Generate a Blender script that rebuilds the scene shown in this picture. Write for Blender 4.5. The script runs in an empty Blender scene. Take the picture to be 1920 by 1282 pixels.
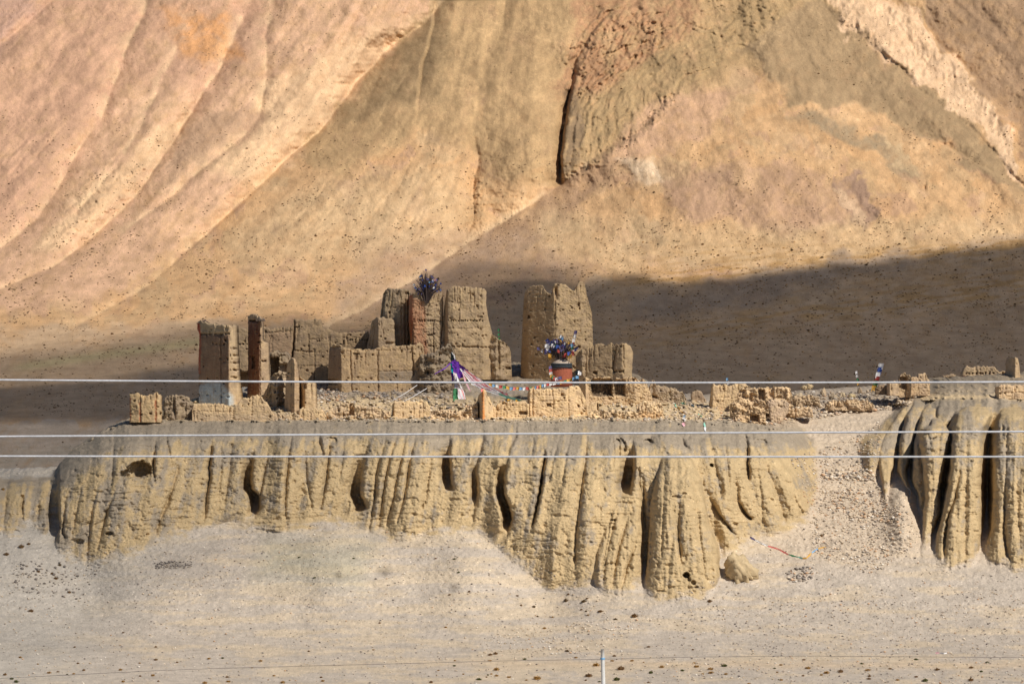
import bpy, math, random
import numpy as np
random.seed(7)
RS = np.random.RandomState(11)
SC = bpy.context.scene
COL = SC.collection
R = math.radians
# ------------------------------------------------------------------ camera, sky, sun
F = 9134.0                      # focal length in pixels of the 1920 px wide photo
K = 1.0 / F
cd = bpy.data.cameras.new('camera'); cam = bpy.data.objects.new('camera', cd); COL.objects.link(cam)
cd.sensor_width = 36.0; cd.lens = F / 1920 * 36.0
cd.clip_start = 0.5; cd.clip_end = 6000
cam.location = (0, 0, 0); cam.rotation_euler = (R(90), 0, 0)
SC.camera = cam
SUN = np.array([0.50, -0.53, 0.68]); SUN /= np.linalg.norm(SUN)
SUN_EL = math.asin(SUN[2]); SUN_AZ = math.atan2(SUN[0], SUN[1])
w = bpy.data.worlds.new('World'); SC.world = w; w.use_nodes = True
nt = w.node_tree; nt.nodes.clear()
sky = nt.nodes.new('ShaderNodeTexSky'); sky.sky_type = 'NISHITA'; sky.sun_disc = False
sky.sun_elevation = SUN_EL; sky.sun_rotation = SUN_AZ; sky.altitude = 4000; sky.dust_density = 1.5
bg = nt.nodes.new('ShaderNodeBackground'); bg.inputs['Strength'].default_value = 0.06
out = nt.nodes.new('ShaderNodeOutputWorld')
nt.links.new(sky.outputs[0], bg.inputs[0]); nt.links.new(bg.outputs[0], out.inputs[0])
sl = bpy.data.lights.new('sun', 'SUN'); sl.energy = 4.6; sl.angle = R(0.53); sl.color = (1.0, 0.93, 0.82)
so = bpy.data.objects.new('sun', sl); COL.objects.link(so)
from mathutils import Vector
so.rotation_euler = Vector(SUN).to_track_quat('Z', 'Y').to_euler()
SC.view_settings.view_transform = 'Standard'; SC.view_settings.look = 'None'
SC.view_settings.exposure = 0.1; SC.view_settings.gamma = 1.0
SC.cycles.max_bounces = 5; SC.cycles.transparent_max_bounces = 12

# ------------------------------------------------------------------ numpy helpers
_perm = RS.permutation(256); _perm = np.concatenate([_perm, _perm]).astype(np.int32)
_ang = RS.rand(256) * 2 * np.pi; _gx = np.cos(_ang); _gy = np.sin(_ang)
def pn(x, y):
    x = np.asarray(x, float); y = np.asarray(y, float)
    xi = np.floor(x).astype(np.int64); yi = np.floor(y).astype(np.int64)
    xf = x - xi; yf = y - yi; xi &= 255; yi &= 255
    def g(ix, iy, dx, dy):
        h = _perm[_perm[ix & 255] + (iy & 255)]
        return _gx[h] * dx + _gy[h] * dy
    a = xf * xf * xf * (xf * (xf * 6 - 15) + 10); b = yf * yf * yf * (yf * (yf * 6 - 15) + 10)
    n0 = g(xi, yi, xf, yf) * (1 - a) + g(xi + 1, yi, xf - 1, yf) * a
    n1 = g(xi, yi + 1, xf, yf - 1) * (1 - a) + g(xi + 1, yi + 1, xf - 1, yf - 1) * a
    return (n0 * (1 - b) + n1 * b) * 1.5
def fbm(x, y, o=4, g=.5):
    s = 0; a = 1
    for i in range(o):
        s = s + a * pn(x * 2 ** i + 17.3 * i, y * 2 ** i - 9.1 * i); a *= g
    return s
def ss(a, b, x):
    t = np.clip((x - a) / (b - a), 0, 1); return t * t * (3 - 2 * t)
def tab(pts, x):
    p = np.array(sorted(pts), float); return np.interp(x, p[:, 0], p[:, 1])
def smooth_tab(pts, x, wdt=8.0):
    x = np.asarray(x, float)
    return sum(tab(pts, x + k * wdt) * c for k, c in ((-1, .25), (0, .5), (1, .25)))
def poly_sd(P, u, v):
    """signed distance (positive inside) to a polygon"""
    P = np.array(P, float); n = len(P); d2 = np.full(u.shape, 1e12); ins = np.zeros(u.shape, bool)
    for i in range(n):
        ax, ay = P[i]; bx, by = P[(i + 1) % n]
        ex, ey = bx - ax, by - ay
        t = np.clip(((u - ax) * ex + (v - ay) * ey) / (ex * ex + ey * ey + 1e-9), 0, 1)
        d2 = np.minimum(d2, (u - ax - t * ex) ** 2 + (v - ay - t * ey) ** 2)
        c = ((ay > v) != (by > v)) & (u < (bx - ax) * (v - ay) / (by - ay + 1e-12) + ax)
        ins ^= c
    d = np.sqrt(d2); return np.where(ins, d, -d)
def pmask(P, u, v, f):
    return ss(-f, f, poly_sd(P, u, v))
def crease(u, v, pts, wl, wr, soft=False):
    """carving in metres along a line that is single valued in v"""
    p = np.array(sorted(pts, key=lambda q: q[1]), float)
    r = np.zeros(u.shape)
    m = (v >= p[0, 1] - 12) & (v <= p[-1, 1] + 12) & (u > p[:, 0].min() - 5 * wl - 6) & (u < p[:, 0].max() + 5 * wr + 6)
    if not m.any(): return r
    uu = u[m]; vv = v[m]
    uc = np.interp(vv, p[:, 1], p[:, 0]) + 1.4 * pn(vv / 9.0, uu * 0 + p[0, 0])
    if soft: uc = uc + 3 * fbm(vv / 38.0, uu * 0 + p[0, 0] * .13, 3)
    A = np.interp(vv, p[:, 1], p[:, 2])
    A = A * ss(p[0, 1] - 12, p[0, 1], vv) * (1 - ss(p[-1, 1], p[-1, 1] + 12, vv))
    dx = uu - uc
    pl = 1.3 if soft else 4.0 if 10 <= wl < 30 and A.max() > 1.9 else 1.3
    wn = 1.0 if wl > 9 else .75
    r[m] = A * np.where(dx < 0, np.exp(-(np.maximum(-dx, 0) / (wl * wn)) ** pl), np.exp(-(np.maximum(dx, 0) / (wr * (wn if wr < 9 else 1))) ** 1.3))
    return r
def ray(u, v, d):
    return np.stack([(u - 960) * K * d, d, -(v - 641) * K * d], -1)

# ------------------------------------------------------------------ mesh + object helpers
def mesh_np(name, V, Fq, col=None, smooth=True):
    me = bpy.data.meshes.new(name)
    V = np.asarray(V, np.float32); Fq = np.asarray(Fq, np.int32)
    n = Fq.shape[1]
    me.vertices.add(len(V)); me.vertices.foreach_set('co', V.ravel())
    me.loops.add(Fq.size); me.loops.foreach_set('vertex_index', Fq.ravel())
    me.polygons.add(len(Fq)); me.polygons.foreach_set('loop_start', np.arange(0, Fq.size, n, dtype=np.int32))
    try: me.polygons.foreach_set('loop_total', np.full(len(Fq), n, np.int32))
    except Exception: pass
    me.update(calc_edges=True)
    if col is not None:
        a = me.color_attributes.new('Col', 'FLOAT_COLOR', 'POINT')
        c = np.ones((len(V), 4), np.float32); c[:, :3] = col
        a.data.foreach_set('color', c.ravel())
    if smooth: me.polygons.foreach_set('use_smooth', np.ones(len(Fq), bool))
    me.update(); return me
def grid_faces(nr, nc, flip=False):
    i = np.arange(nr * nc).reshape(nr, nc)
    q = np.stack([i[:-1, :-1], i[1:, :-1], i[1:, 1:], i[:-1, 1:]], -1).reshape(-1, 4)
    return q[:, ::-1] if flip else q
def tag(o, label=None, cat=None, group=None, kind=None):
    if label: o['label'] = label
    if cat: o['category'] = cat
    if group: o['group'] = group
    if kind: o['kind'] = kind
    return o
def link(name, me, mat=None, parent=None):
    o = bpy.data.objects.new(name, me); COL.objects.link(o)
    if mat is not None and (len(me.materials) == 0): me.materials.append(mat)
    if parent is not None: o.parent = parent
    return o
def empty(name, loc):
    o = bpy.data.objects.new(name, None); COL.objects.link(o); o.location = loc; return o

# ------------------------------------------------------------------ materials
def mat_earth(name, attr=True, color=(.5, .4, .3), s1=1.2, s2=14., bump=.25, bdist=.05, var=.22, speck=0.0, rough=.95, streak=None):
    m = bpy.data.materials.new(name); m.use_nodes = True; t = m.node_tree; N = t.nodes; L = t.links
    b = N['Principled BSDF']; b.inputs['Roughness'].default_value = rough
    b.inputs['Specular IOR Level'].default_value = .12
    g = N.new('ShaderNodeNewGeometry'); tc = N.new('ShaderNodeTexCoord')
    src = tc.outputs['Object']
    if streak:
        mp = N.new('ShaderNodeMapping'); mp.inputs['Scale'].default_value = streak; L.new(src, mp.inputs[0]); src2 = mp.outputs[0]
    else: src2 = src
    n1 = N.new('ShaderNodeTexNoise'); n1.inputs['Scale'].default_value = s1; n1.inputs['Detail'].default_value = 8; n1.inputs['Roughness'].default_value = .62
    n2 = N.new('ShaderNodeTexNoise'); n2.inputs['Scale'].default_value = s2; n2.inputs['Detail'].default_value = 5; n2.inputs['Roughness'].default_value = .7
    L.new(src2, n1.inputs['Vector']); L.new(src2, n2.inputs['Vector'])
    mr = N.new('ShaderNodeMapRange'); mr.inputs[1].default_value = .3; mr.inputs[2].default_value = .7
    mr.inputs[3].default_value = 1 - var; mr.inputs[4].default_value = 1 + var; L.new(n1.outputs[0], mr.inputs[0])
    mr2 = N.new('ShaderNodeMapRange'); mr2.inputs[1].default_value = .3; mr2.inputs[2].default_value = .7
    mr2.inputs[3].default_value = 1 - var * .9; mr2.inputs[4].default_value = 1 + var * .9; L.new(n2.outputs[0], mr2.inputs[0])
    mu = N.new('ShaderNodeMath'); mu.operation = 'MULTIPLY'; L.new(mr.outputs[0], mu.inputs[0]); L.new(mr2.outputs[0], mu.inputs[1])
    sc = N.new('ShaderNodeVectorMath'); sc.operation = 'SCALE'
    if attr:
        at = N.new('ShaderNodeAttribute'); at.attribute_name = 'Col'; L.new(at.outputs['Color'], sc.inputs[0])
    else:
        rg = N.new('ShaderNodeRGB'); rg.outputs[0].default_value = (*color, 1); L.new(rg.outputs[0], sc.inputs[0])
    L.new(mu.outputs[0], sc.inputs['Scale']); last = sc.outputs[0]
    if speck:
        vo = N.new('ShaderNodeTexVoronoi'); vo.inputs['Scale'].default_value = speck; L.new(src, vo.inputs['Vector'])
        lt = N.new('ShaderNodeMath'); lt.operation = 'LESS_THAN'; lt.inputs[1].default_value = .27; L.new(vo.outputs['Distance'], lt.inputs[0])
        sx = N.new('ShaderNodeSeparateColor'); L.new(vo.outputs['Color'], sx.inputs[0])
        gt = N.new('ShaderNodeMath'); gt.operation = 'GREATER_THAN'; gt.inputs[1].default_value = .55; L.new(sx.outputs[0], gt.inputs[0])
        mm = N.new('ShaderNodeMath'); mm.operation = 'MULTIPLY'; L.new(lt.outputs[0], mm.inputs[0]); L.new(gt.outputs[0], mm.inputs[1])
        mr3 = N.new('ShaderNodeMapRange'); mr3.inputs[3].default_value = .45; mr3.inputs[4].default_value = 1.5; L.new(sx.outputs[1], mr3.inputs[0])
        s3 = N.new('ShaderNodeVectorMath'); s3.operation = 'SCALE'; L.new(last, s3.inputs[0]); L.new(mr3.outputs[0], s3.inputs['Scale'])
        mx = N.new('ShaderNodeMix'); mx.data_type = 'RGBA'; L.new(mm.outputs[0], mx.inputs[0]); L.new(last, mx.inputs[6]); L.new(s3.outputs[0], mx.inputs[7])
        last = mx.outputs[2]
    L.new(last, b.inputs['Base Color'])
    ad = N.new('ShaderNodeMath'); ad.operation = 'ADD'; L.new(n1.outputs[0], ad.inputs[0]); L.new(n2.outputs[0], ad.inputs[1])
    bp = N.new('ShaderNodeBump'); bp.inputs['Strength'].default_value = bump; bp.inputs['Distance'].default_value = bdist
    L.new(ad.outputs[0], bp.inputs['Height']); L.new(bp.outputs[0], b.inputs['Normal'])
    return m
def mat_plain(name, color, rough=.8, metal=0, var=.15, scale=6):
    m = mat_earth(name, attr=False, color=color, s1=scale, s2=scale * 8, bump=.15, bdist=.01, var=var, rough=rough)
    m.node_tree.nodes['Principled BSDF'].inputs['Metallic'].default_value = metal
    return m
M_cliff = mat_earth('clay_and_gravel', s1=.9, s2=7., bump=.7, bdist=.14, var=.15, speck=4.2)
M_mount = mat_earth('mountain_scree', s1=.35, s2=4.5, bump=.8, bdist=.22, var=.18, streak=(1, .38, .38))
M_wall = mat_earth('rammed_earth', s1=1.6, s2=9., bump=.5, bdist=.05, var=.15)
M_stone = mat_earth('field_stone', s1=3., s2=20., bump=.3, bdist=.02, var=.12)
M_shrub = mat_earth('dry_shrub', s1=4., s2=25., bump=.2, bdist=.02, var=.25)
M_cloth = mat_earth('cloth', s1=3., s2=30., bump=.05, bdist=.01, var=.08, rough=.8)

# ================================================================== THE NEAR TERRAIN (plain, cliffs, plateau)
VB_G = [(-700, 1060), (-60, 1052), (0, 1045), (30, 1028), (60, 1010), (95, 988), (106, 1000), (112, 1040), (135, 1052), (165, 1058), (200, 1050), (235, 1035), (290, 1003), (300, 1003),
        (345, 1000), (385, 985), (430, 962), (455, 958), (480, 968), (490, 998), (512, 1011), (530, 1005), (545, 985), (570, 972), (625, 962), (665, 968), (685, 1000), (720, 1018),
        (770, 1030), (792, 1015), (805, 985), (826, 972), (880, 980), (895, 990), (925, 985), (940, 985), (952, 1005), (962, 1035), (970, 1050), (985, 1080), (992, 1108), (1040, 1112), (1080, 1098),
        (1110, 1085), (1125, 1104), (1160, 1130), (1190, 1136), (1270, 1142), (1320, 1128), (1345, 1100), (1352, 1060), (1400, 1035), (1412, 1010), (1440, 1008), (1465, 990), (1475, 978), (1512, 977),
        (1520, 965), (1560, 955), (1640, 940), (1665, 922), (1700, 938), (1727, 985), (1735, 1028), (1752, 1046), (1780, 1062), (1810, 1067), (1840, 1066), (1855, 1075), (1920, 1092), (2000, 1098), (2700, 1100)]
D0_G = [(-700, 387), (0, 387), (900, 384), (960, 382), (1000, 380), (1090, 379), (1125, 376), (1330, 375.5), (1360, 380), (1420, 384), (1510, 387), (1560, 391), (1640, 391), (1700, 388.5), (1735, 381), (1860, 378.5), (2700, 378)]
DP = [(690, 452), (700, 438), (720, 427), (740, 418), (760, 412), (800, 405.5), (850, 400), (900, 395), (960, 389.5), (1000, 385.8), (1050, 381.6), (1100, 377.8), (1142, 374.2), (1170, 371), (1200, 366.5), (1240, 357), (1282, 345), (1303, 339), (1340, 330)]
VBC = [(-700, 1052), (0, 1045), (60, 1010), (95, 990), (112, 1045), (165, 1060), (235, 1040), (300, 1005), (385, 990), (455, 962), (512, 1011), (570, 975), (665, 970), (770, 1030), (826, 985), (940, 990), (992, 1110), (1080, 1100), (1120, 1080), (1340, 1050), (1420, 1010), (1512, 980), (1560, 950), (1660, 925), (2700, 925)]
VE = [(-700, 882), (100, 882), (108, 868), (135, 843), (190, 812), (235, 793), (300, 790), (1200, 790), (1330, 795), (1440, 805), (1560, 800), (1640, 775), (1700, 757), (1760, 748), (1870, 745), (1920, 750), (2700, 750)]
DC = [(-700, 390), (95, 390), (110, 386), (900, 384.5), (990, 381), (1090, 380.5), (1130, 383), (1340, 384), (1420, 384), (1512, 387), (1640, 389), (1665, 389), (2700, 389)]
DE = [(-700, 401), (95, 400), (112, 396), (1400, 395), (1500, 398), (1640, 410), (1740, 409), (1770, 405), (1860, 402), (2700, 401)]
UE = [(700, 3000), (735, 3000), (750, 1700), (760, 1600), (780, 1480), (800, 1447), (840, 1452), (860, 1458), (890, 1478), (930, 1497), (975, 1513), (1100, 1560)]
UL = [(700, -3000), (755, -3000), (759, 1698), (789, 1674), (811, 1661), (830, 1649), (849, 1643), (880, 1647), (925, 1656), (1100, 1700)]
CRE = [
 ([(108, 870, .3), (108, 930, 2), (110, 970, 3), (112, 990, 3), (103, 1015, .5)], 20, 2),
 ([(44, 925, 0), (42, 950, 1.2), (43, 980, 0)], 4, 2), ([(73, 940, 0), (73, 950, .7), (70, 980, 0)], 4, 3),
 ([(15, 900, .2), (10, 950, .4), (5, 1000, .2)], 5, 5),
 ([(123, 930, 0), (120, 970, .7), (117, 1000, 1.2), (125, 1010, 0)], 4, 3), ([(155, 900, 0), (145, 950, .35), (135, 1000, .3)], 3, 3),
 ([(185, 905, 0), (172, 960, .5), (166, 1010, .6), (162, 1050, .3)], 3, 4), ([(216, 920, .1), (200, 960, .8), (188, 1010, .5), (180, 1035, .1)], 4, 4),
 ([(214, 815, .2), (212, 850, .5), (210, 900, .4), (205, 925, 0)], 3, 3),
 ([(291, 830, .3), (287, 870, 1.5), (290, 900, .6), (290, 912, 0)], 3, 3),
 ([(312, 820, .6), (318, 850, .5), (322, 870, .2)], 4, 3),
 ([(333, 880, .5), (318, 930, .6), (305, 960, .7), (292, 995, .7)], 3, 6),
 ([(397, 835, .3), (397, 842, 1.2), (392, 875, 1.4), (393, 897, 1.2), (387, 930, 1), (385, 962, .7), (380, 985, 0)], 5, 4),
 ([(415, 835, .2), (414, 880, .4), (410, 930, .2)], 4, 4),
 ([(434, 835, .3), (430, 880, .5), (424, 920, .3), (420, 955, .1)], 4, 6),
 ([(475, 850, .3), (471, 872, 1.5), (468, 900, 3), (470, 917, 3.5), (484, 930, 4), (484, 955, 3.5), (478, 966, .5)], 15, 3),
 ([(502, 855, .3), (493, 900, .7), (488, 930, .7), (484, 950, .3)], 3, 3),
 ([(548, 800, .1), (542, 850, .9), (537, 900, .9), (534, 950, .5), (538, 985, .3)], 5, 4),
 ([(572, 850, .3), (575, 900, .4), (585, 950, .3)], 3, 3), ([(618, 840, .6), (612, 900, .9), (602, 950, .4)], 7, 3),
 ([(598, 812, .2), (600, 830, 1.), (606, 850, .5)], 6, 4),
 ([(645, 820, .2), (642, 860, .5), (636, 900, .3)], 6, 5),
 ([(692, 825, .2), (684, 855, .8), (676, 890, 1.8), (673, 925, 3.2), (681, 943, 3.5), (684, 952, 2.5), (676, 960, .3)], 17, 3),
 ([(722, 830, .3), (712, 860, .6), (705, 890, .8), (703, 930, .8), (695, 975, .5), (690, 1000, .2)], 4, 4),
 ([(742, 820, .3), (730, 860, .7), (722, 900, .8), (717, 935, .8), (710, 985, .4)], 4, 4),
 ([(760, 820, .3), (752, 860, .8), (743, 900, .8), (738, 935, .7), (725, 980, .4)], 4, 4),
 ([(778, 822, .3), (768, 860, .8), (763, 900, .9), (756, 940, .8), (745, 975, .4)], 4, 4),
 ([(795, 940, 0), (793, 948, 1), (792, 955, 0)], 2, 2), ([(808, 860, .2), (803, 900, .5), (798, 940, .3)], 6, 3),
 ([(845, 822, .3), (840, 845, 1.5), (841, 860, 3), (842, 880, 3.4), (843, 900, 3.4), (847, 916, 2.2), (848, 921, 0)], 16, 3),
 ([(907, 812, .3), (902, 845, .9), (893, 870, .8), (890, 885, 1.6), (893, 905, 2.2), (893, 928, 2), (890, 950, .6), (885, 985, .2)], 10, 3),
 ([(968, 798, .3), (967, 820, 1.4), (955, 840, .7), (950, 870, .7), (944, 890, 2.5), (943, 925, 4), (950, 945, 4.5), (957, 970, 4.5), (952, 995, 1), (947, 1015, .3)], 13, 3),
 ([(1000, 830, .4), (998, 845, .5), (996, 860, 0)], 3, 3),
 ([(1021, 850, .4), (1022, 858, 1.8), (1018, 880, 2.4), (1015, 910, 2.4), (1008, 945, 2.4), (1000, 980, 1.4), (995, 993, .3)], 5, 3),
 ([(1071, 812, .1), (1062, 850, .4), (1055, 900, .3)], 3, 3), ([(1050, 815, .1), (1040, 850, .3), (1030, 900, .2)], 3, 3),
 ([(1100, 825, .5), (1098, 860, .9), (1092, 900, .8), (1085, 960, .8), (1080, 1000, .8), (1078, 1050, .7), (1078, 1062, .2)], 5, 4),
 ([(1160, 815, .6), (1162, 850, 1.1), (1165, 880, .5)], 6, 5), ([(1150, 825, .3), (1152, 850, .6), (1150, 870, .2)], 3, 3),
 ([(1187, 825, .3), (1186, 855, 2.5), (1186, 880, 4.5), (1182, 905, 4.5), (1180, 922, 2), (1183, 930, 0)], 20, 3),
 ([(1198, 880, .3), (1200, 910, .8), (1205, 930, .6)], 3, 3), ([(1205, 900, .3), (1207, 930, 1), (1208, 980, 1), (1207, 1000, .5)], 5, 5),
 ([(1222, 815, .2), (1218, 826, 1.2), (1222, 834, .2)], 10, 6), ([(1278, 820, .2), (1283, 833, 1.2), (1290, 842, .3)], 6, 5),
 ([(1398, 816, .5), (1402, 840, 1.4), (1402, 870, 1.8), (1404, 895, 1.2), (1405, 903, 0)], 5, 3), ([(1410, 812, .4), (1414, 835, .4)], 4, 4),
 ([(1330, 930, .3), (1345, 960, 1), (1368, 990, 1.2), (1380, 1005, 0)], 9, 4),
 ([(1380, 900, .2), (1385, 940, .8), (1395, 960, 1.6), (1407, 972, 1.2), (1410, 976, 0)], 8, 4),
 ([(1360, 835, .3), (1365, 880, .7), (1368, 910, .4)], 5, 4), ([(1330, 815, .2), (1340, 870, .4), (1352, 930, .3)], 8, 6),
 ([(1435, 870, .3), (1455, 920, .9), (1470, 970, .7)], 4, 10), ([(1420, 880, .2), (1428, 930, .4), (1430, 980, .2)], 4, 4),
 ([(1490, 935, .3), (1505, 960, .5)], 5, 4),
 ([(1522, 812, .8), (1517, 830, 1.3), (1516, 840, .5)], 12, 5),
 ([(1764, 744, .4), (1757, 765, 1), (1752, 780, 3), (1750, 795, 3.5), (1747, 802, 1), (1745, 808, 0)], 8, 3),
 ([(1794, 778, .5), (1787, 800, 2.5), (1784, 825, 3.5), (1784, 850, 4), (1783, 880, 4), (1782, 925, 4)], 12, 3),
 ([(1872, 742, .4), (1869, 760, 1.3), (1866, 775, .7), (1853, 800, 2), (1850, 830, 4), (1850, 925, 4)], 14, 8),
 ([(1664, 850, .3), (1660, 865, 1.2), (1657, 880, .6)], 3, 2),
]
PITS = [(1334, 872, 4, 4, 1.2), (1287, 1078, 7, 6, 1.8), (1300, 1092, 5, 5, .5), (1306, 1100, 4, 2.5, .35), (1292, 1086, 4, 4, .5), (1267, 931, 9, 3, .3), (1283, 925, 5, 3, .3), (1215, 828, 11, 6, .7), (262, 880, 25, 17, 2.2), (240, 888, 16, 9, 1.4),
        (1150, 975, 5, 3, .5), (1150, 990, 6, 4, .4), (1425, 830, 16, 8, .5), (508, 1000, 14, 8, .7), (1540, 828, 14, 8, .6), (620, 826, 14, 8, .5), (205, 1000, 8, 4, .7), (150, 1015, 8, 6, .5),
        (1160, 838, 16, 18, .8), (1508, 965, 10, 8, .5), (1240, 1108, 9, 2, .2)]
# separate buttresses in front of the cliff: left edge, right edge, front distance, half depth
COLS = [
 ([(840, 1250), (846, 1241), (895, 1230), (939, 1221), (1040, 1215), (1124, 1206), (1160, 1206)], [(840, 1282), (846, 1292), (895, 1314), (930, 1320), (982, 1327), (1025, 1345), (1083, 1350), (1118, 1335), (1160, 1330)],
  [(800, 410), (838, 394), (844, 388), (860, 384), (900, 381), (1000, 378), (1130, 375), (1200, 374.6)], 3.0),
 ([(915, 1190), (950, 1146), (965, 1137), (1002, 1128), (1040, 1114), (1080, 1108), (1103, 1118), (1131, 1150), (1160, 1160)], [(915, 1196), (930, 1202), (982, 1206), (1040, 1204), (1127, 1206), (1160, 1206)],
  [(880, 410), (918, 392), (928, 386), (955, 382), (1000, 380), (1130, 376), (1200, 375.6)], 2.2),
 ([(757, 1699), (789, 1675), (811, 1662), (830, 1650), (849, 1644), (880, 1650), (920, 1657)], [(757, 1712), (785, 1698), (806, 1690), (830, 1685), (850, 1680), (875, 1675), (895, 1671), (920, 1665)],
  [(745, 415), (757, 408), (780, 404), (800, 402), (850, 397.6), (900, 393.2), (930, 391)], 1.2),
 ([(757, 1713), (780, 1701), (805, 1694), (822, 1689), (850, 1687), (880, 1685), (892, 1688), (912, 1699), (922, 1706)], [(757, 1738), (775, 1729), (800, 1721), (826, 1713), (850, 1707), (880, 1700), (900, 1700), (918, 1709)],
  [(745, 413), (757, 407), (780, 401), (850, 395.5), (922, 391)], 1.5),
 ([(757, 1739), (770, 1731), (794, 1724), (830, 1716), (880, 1713), (900, 1710), (930, 1722)], [(757, 1766), (775, 1756), (800, 1748), (850, 1745), (930, 1742)],
  [(745, 412), (757, 406), (780, 399), (850, 393.5), (930, 389.5)], 1.5),
 ([(797, 1745), (805, 1733), (820, 1728), (860, 1732), (897, 1734), (935, 1736), (954, 1732), (1006, 1729), (1025, 1726), (1060, 1726)],
  [(797, 1768), (809, 1781), (825, 1782), (852, 1774), (880, 1769), (916, 1763), (961, 1764), (998, 1749), (1034, 1746), (1060, 1749)],
  [(780, 400), (796, 394), (803, 391), (860, 388.5), (940, 386.5), (1040, 383), (1100, 382.5)], 2.2),
 ([(760, 1812), (775, 1796), (806, 1788), (850, 1785), (890, 1782), (920, 1777), (960, 1769), (1000, 1758), (1040, 1753), (1066, 1756)],
  [(760, 1860), (780, 1856), (806, 1845), (860, 1841), (916, 1839), (942, 1841), (1000, 1839), (1047, 1835), (1066, 1826)],
  [(745, 412), (756, 404), (764, 397), (776, 392.5), (800, 389), (900, 384.5), (1060, 380.5), (1100, 380)], 2.4),
 ([(760, 1880), (790, 1872), (830, 1866), (860, 1864), (907, 1864), (935, 1863), (972, 1860), (995, 1858), (1028, 1849), (1047, 1849), (1068, 1857), (1110, 1868)],
  [(760, 2010), (1100, 2040)], [(745, 412), (756, 404), (764, 397), (776, 392), (800, 388), (900, 383), (1070, 379.5), (1110, 379)], 3.0),
]
CCR = [  # creases that belong to the buttresses
 ([(1145, 968, .2), (1140, 1010, .5), (1130, 1060, .4)], 3, 3),
 ([(1160, 950, .3), (1146, 1000, .6), (1135, 1050, .5), (1131, 1090, .3)], 3, 4), ([(1176, 975, .3), (1165, 1010, .8), (1155, 1050, .8), (1148, 1095, .4)], 3, 4),
 ([(1192, 1020, .3), (1178, 1055, .9), (1168, 1090, .6), (1163, 1110, .2)], 3, 4), ([(1184, 935, .2), (1182, 960, .5)], 3, 3),
 ([(1273, 950, .3), (1271, 990, .9), (1274, 1030, .9), (1277, 1050, .4)], 5, 5), ([(1225, 950, .3), (1222, 1000, .5), (1219, 1060, .4)], 3, 3),
 ([(1300, 900, .2), (1312, 1000, .5), (1322, 1080, .4)], 5, 5), ([(1246, 870, .2), (1244, 940, .3), (1240, 1040, .4)], 4, 4),
 ([(1799, 888, .5), (1790, 935, .9), (1778, 967, 1.4), (1772, 1010, 1.4), (1769, 1047, .6)], 4, 4), ([(1812, 880, .1), (1810, 960, .4), (1808, 1040, .3)], 6, 6),
 ([(1888, 800, .2), (1886, 880, .6), (1884, 960, .8), (1882, 1000, .8), (1889, 1040, .9), (1895, 1052, .2)], 4, 4), ([(1905, 860, .2), (1908, 950, .4), (1912, 1020, .3)], 5, 5),
 ([(1880, 795, .1), (1881, 800, .9), (1880, 812, .1)], 3, 3), ([(1765, 815, .3), (1750, 822, .5), (1745, 828, .1)], 3, 3)]
SIL = [(-700, 884), (0, 884), (104, 881), (112, 868), (135, 843), (190, 810), (232, 790), (245, 784), (300, 775), (360, 752), (420, 735), (520, 722), (600, 712), (700, 700), (800, 692), (860, 682), (960, 682),
       (1000, 688), (1100, 692), (1190, 704), (1215, 718), (1240, 742), (1330, 744), (1400, 745), (1490, 738), (1560, 733), (1640, 728), (1690, 716), (1800, 711), (1900, 704), (2000, 700), (2700, 700)]
FB = 1190.0
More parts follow.
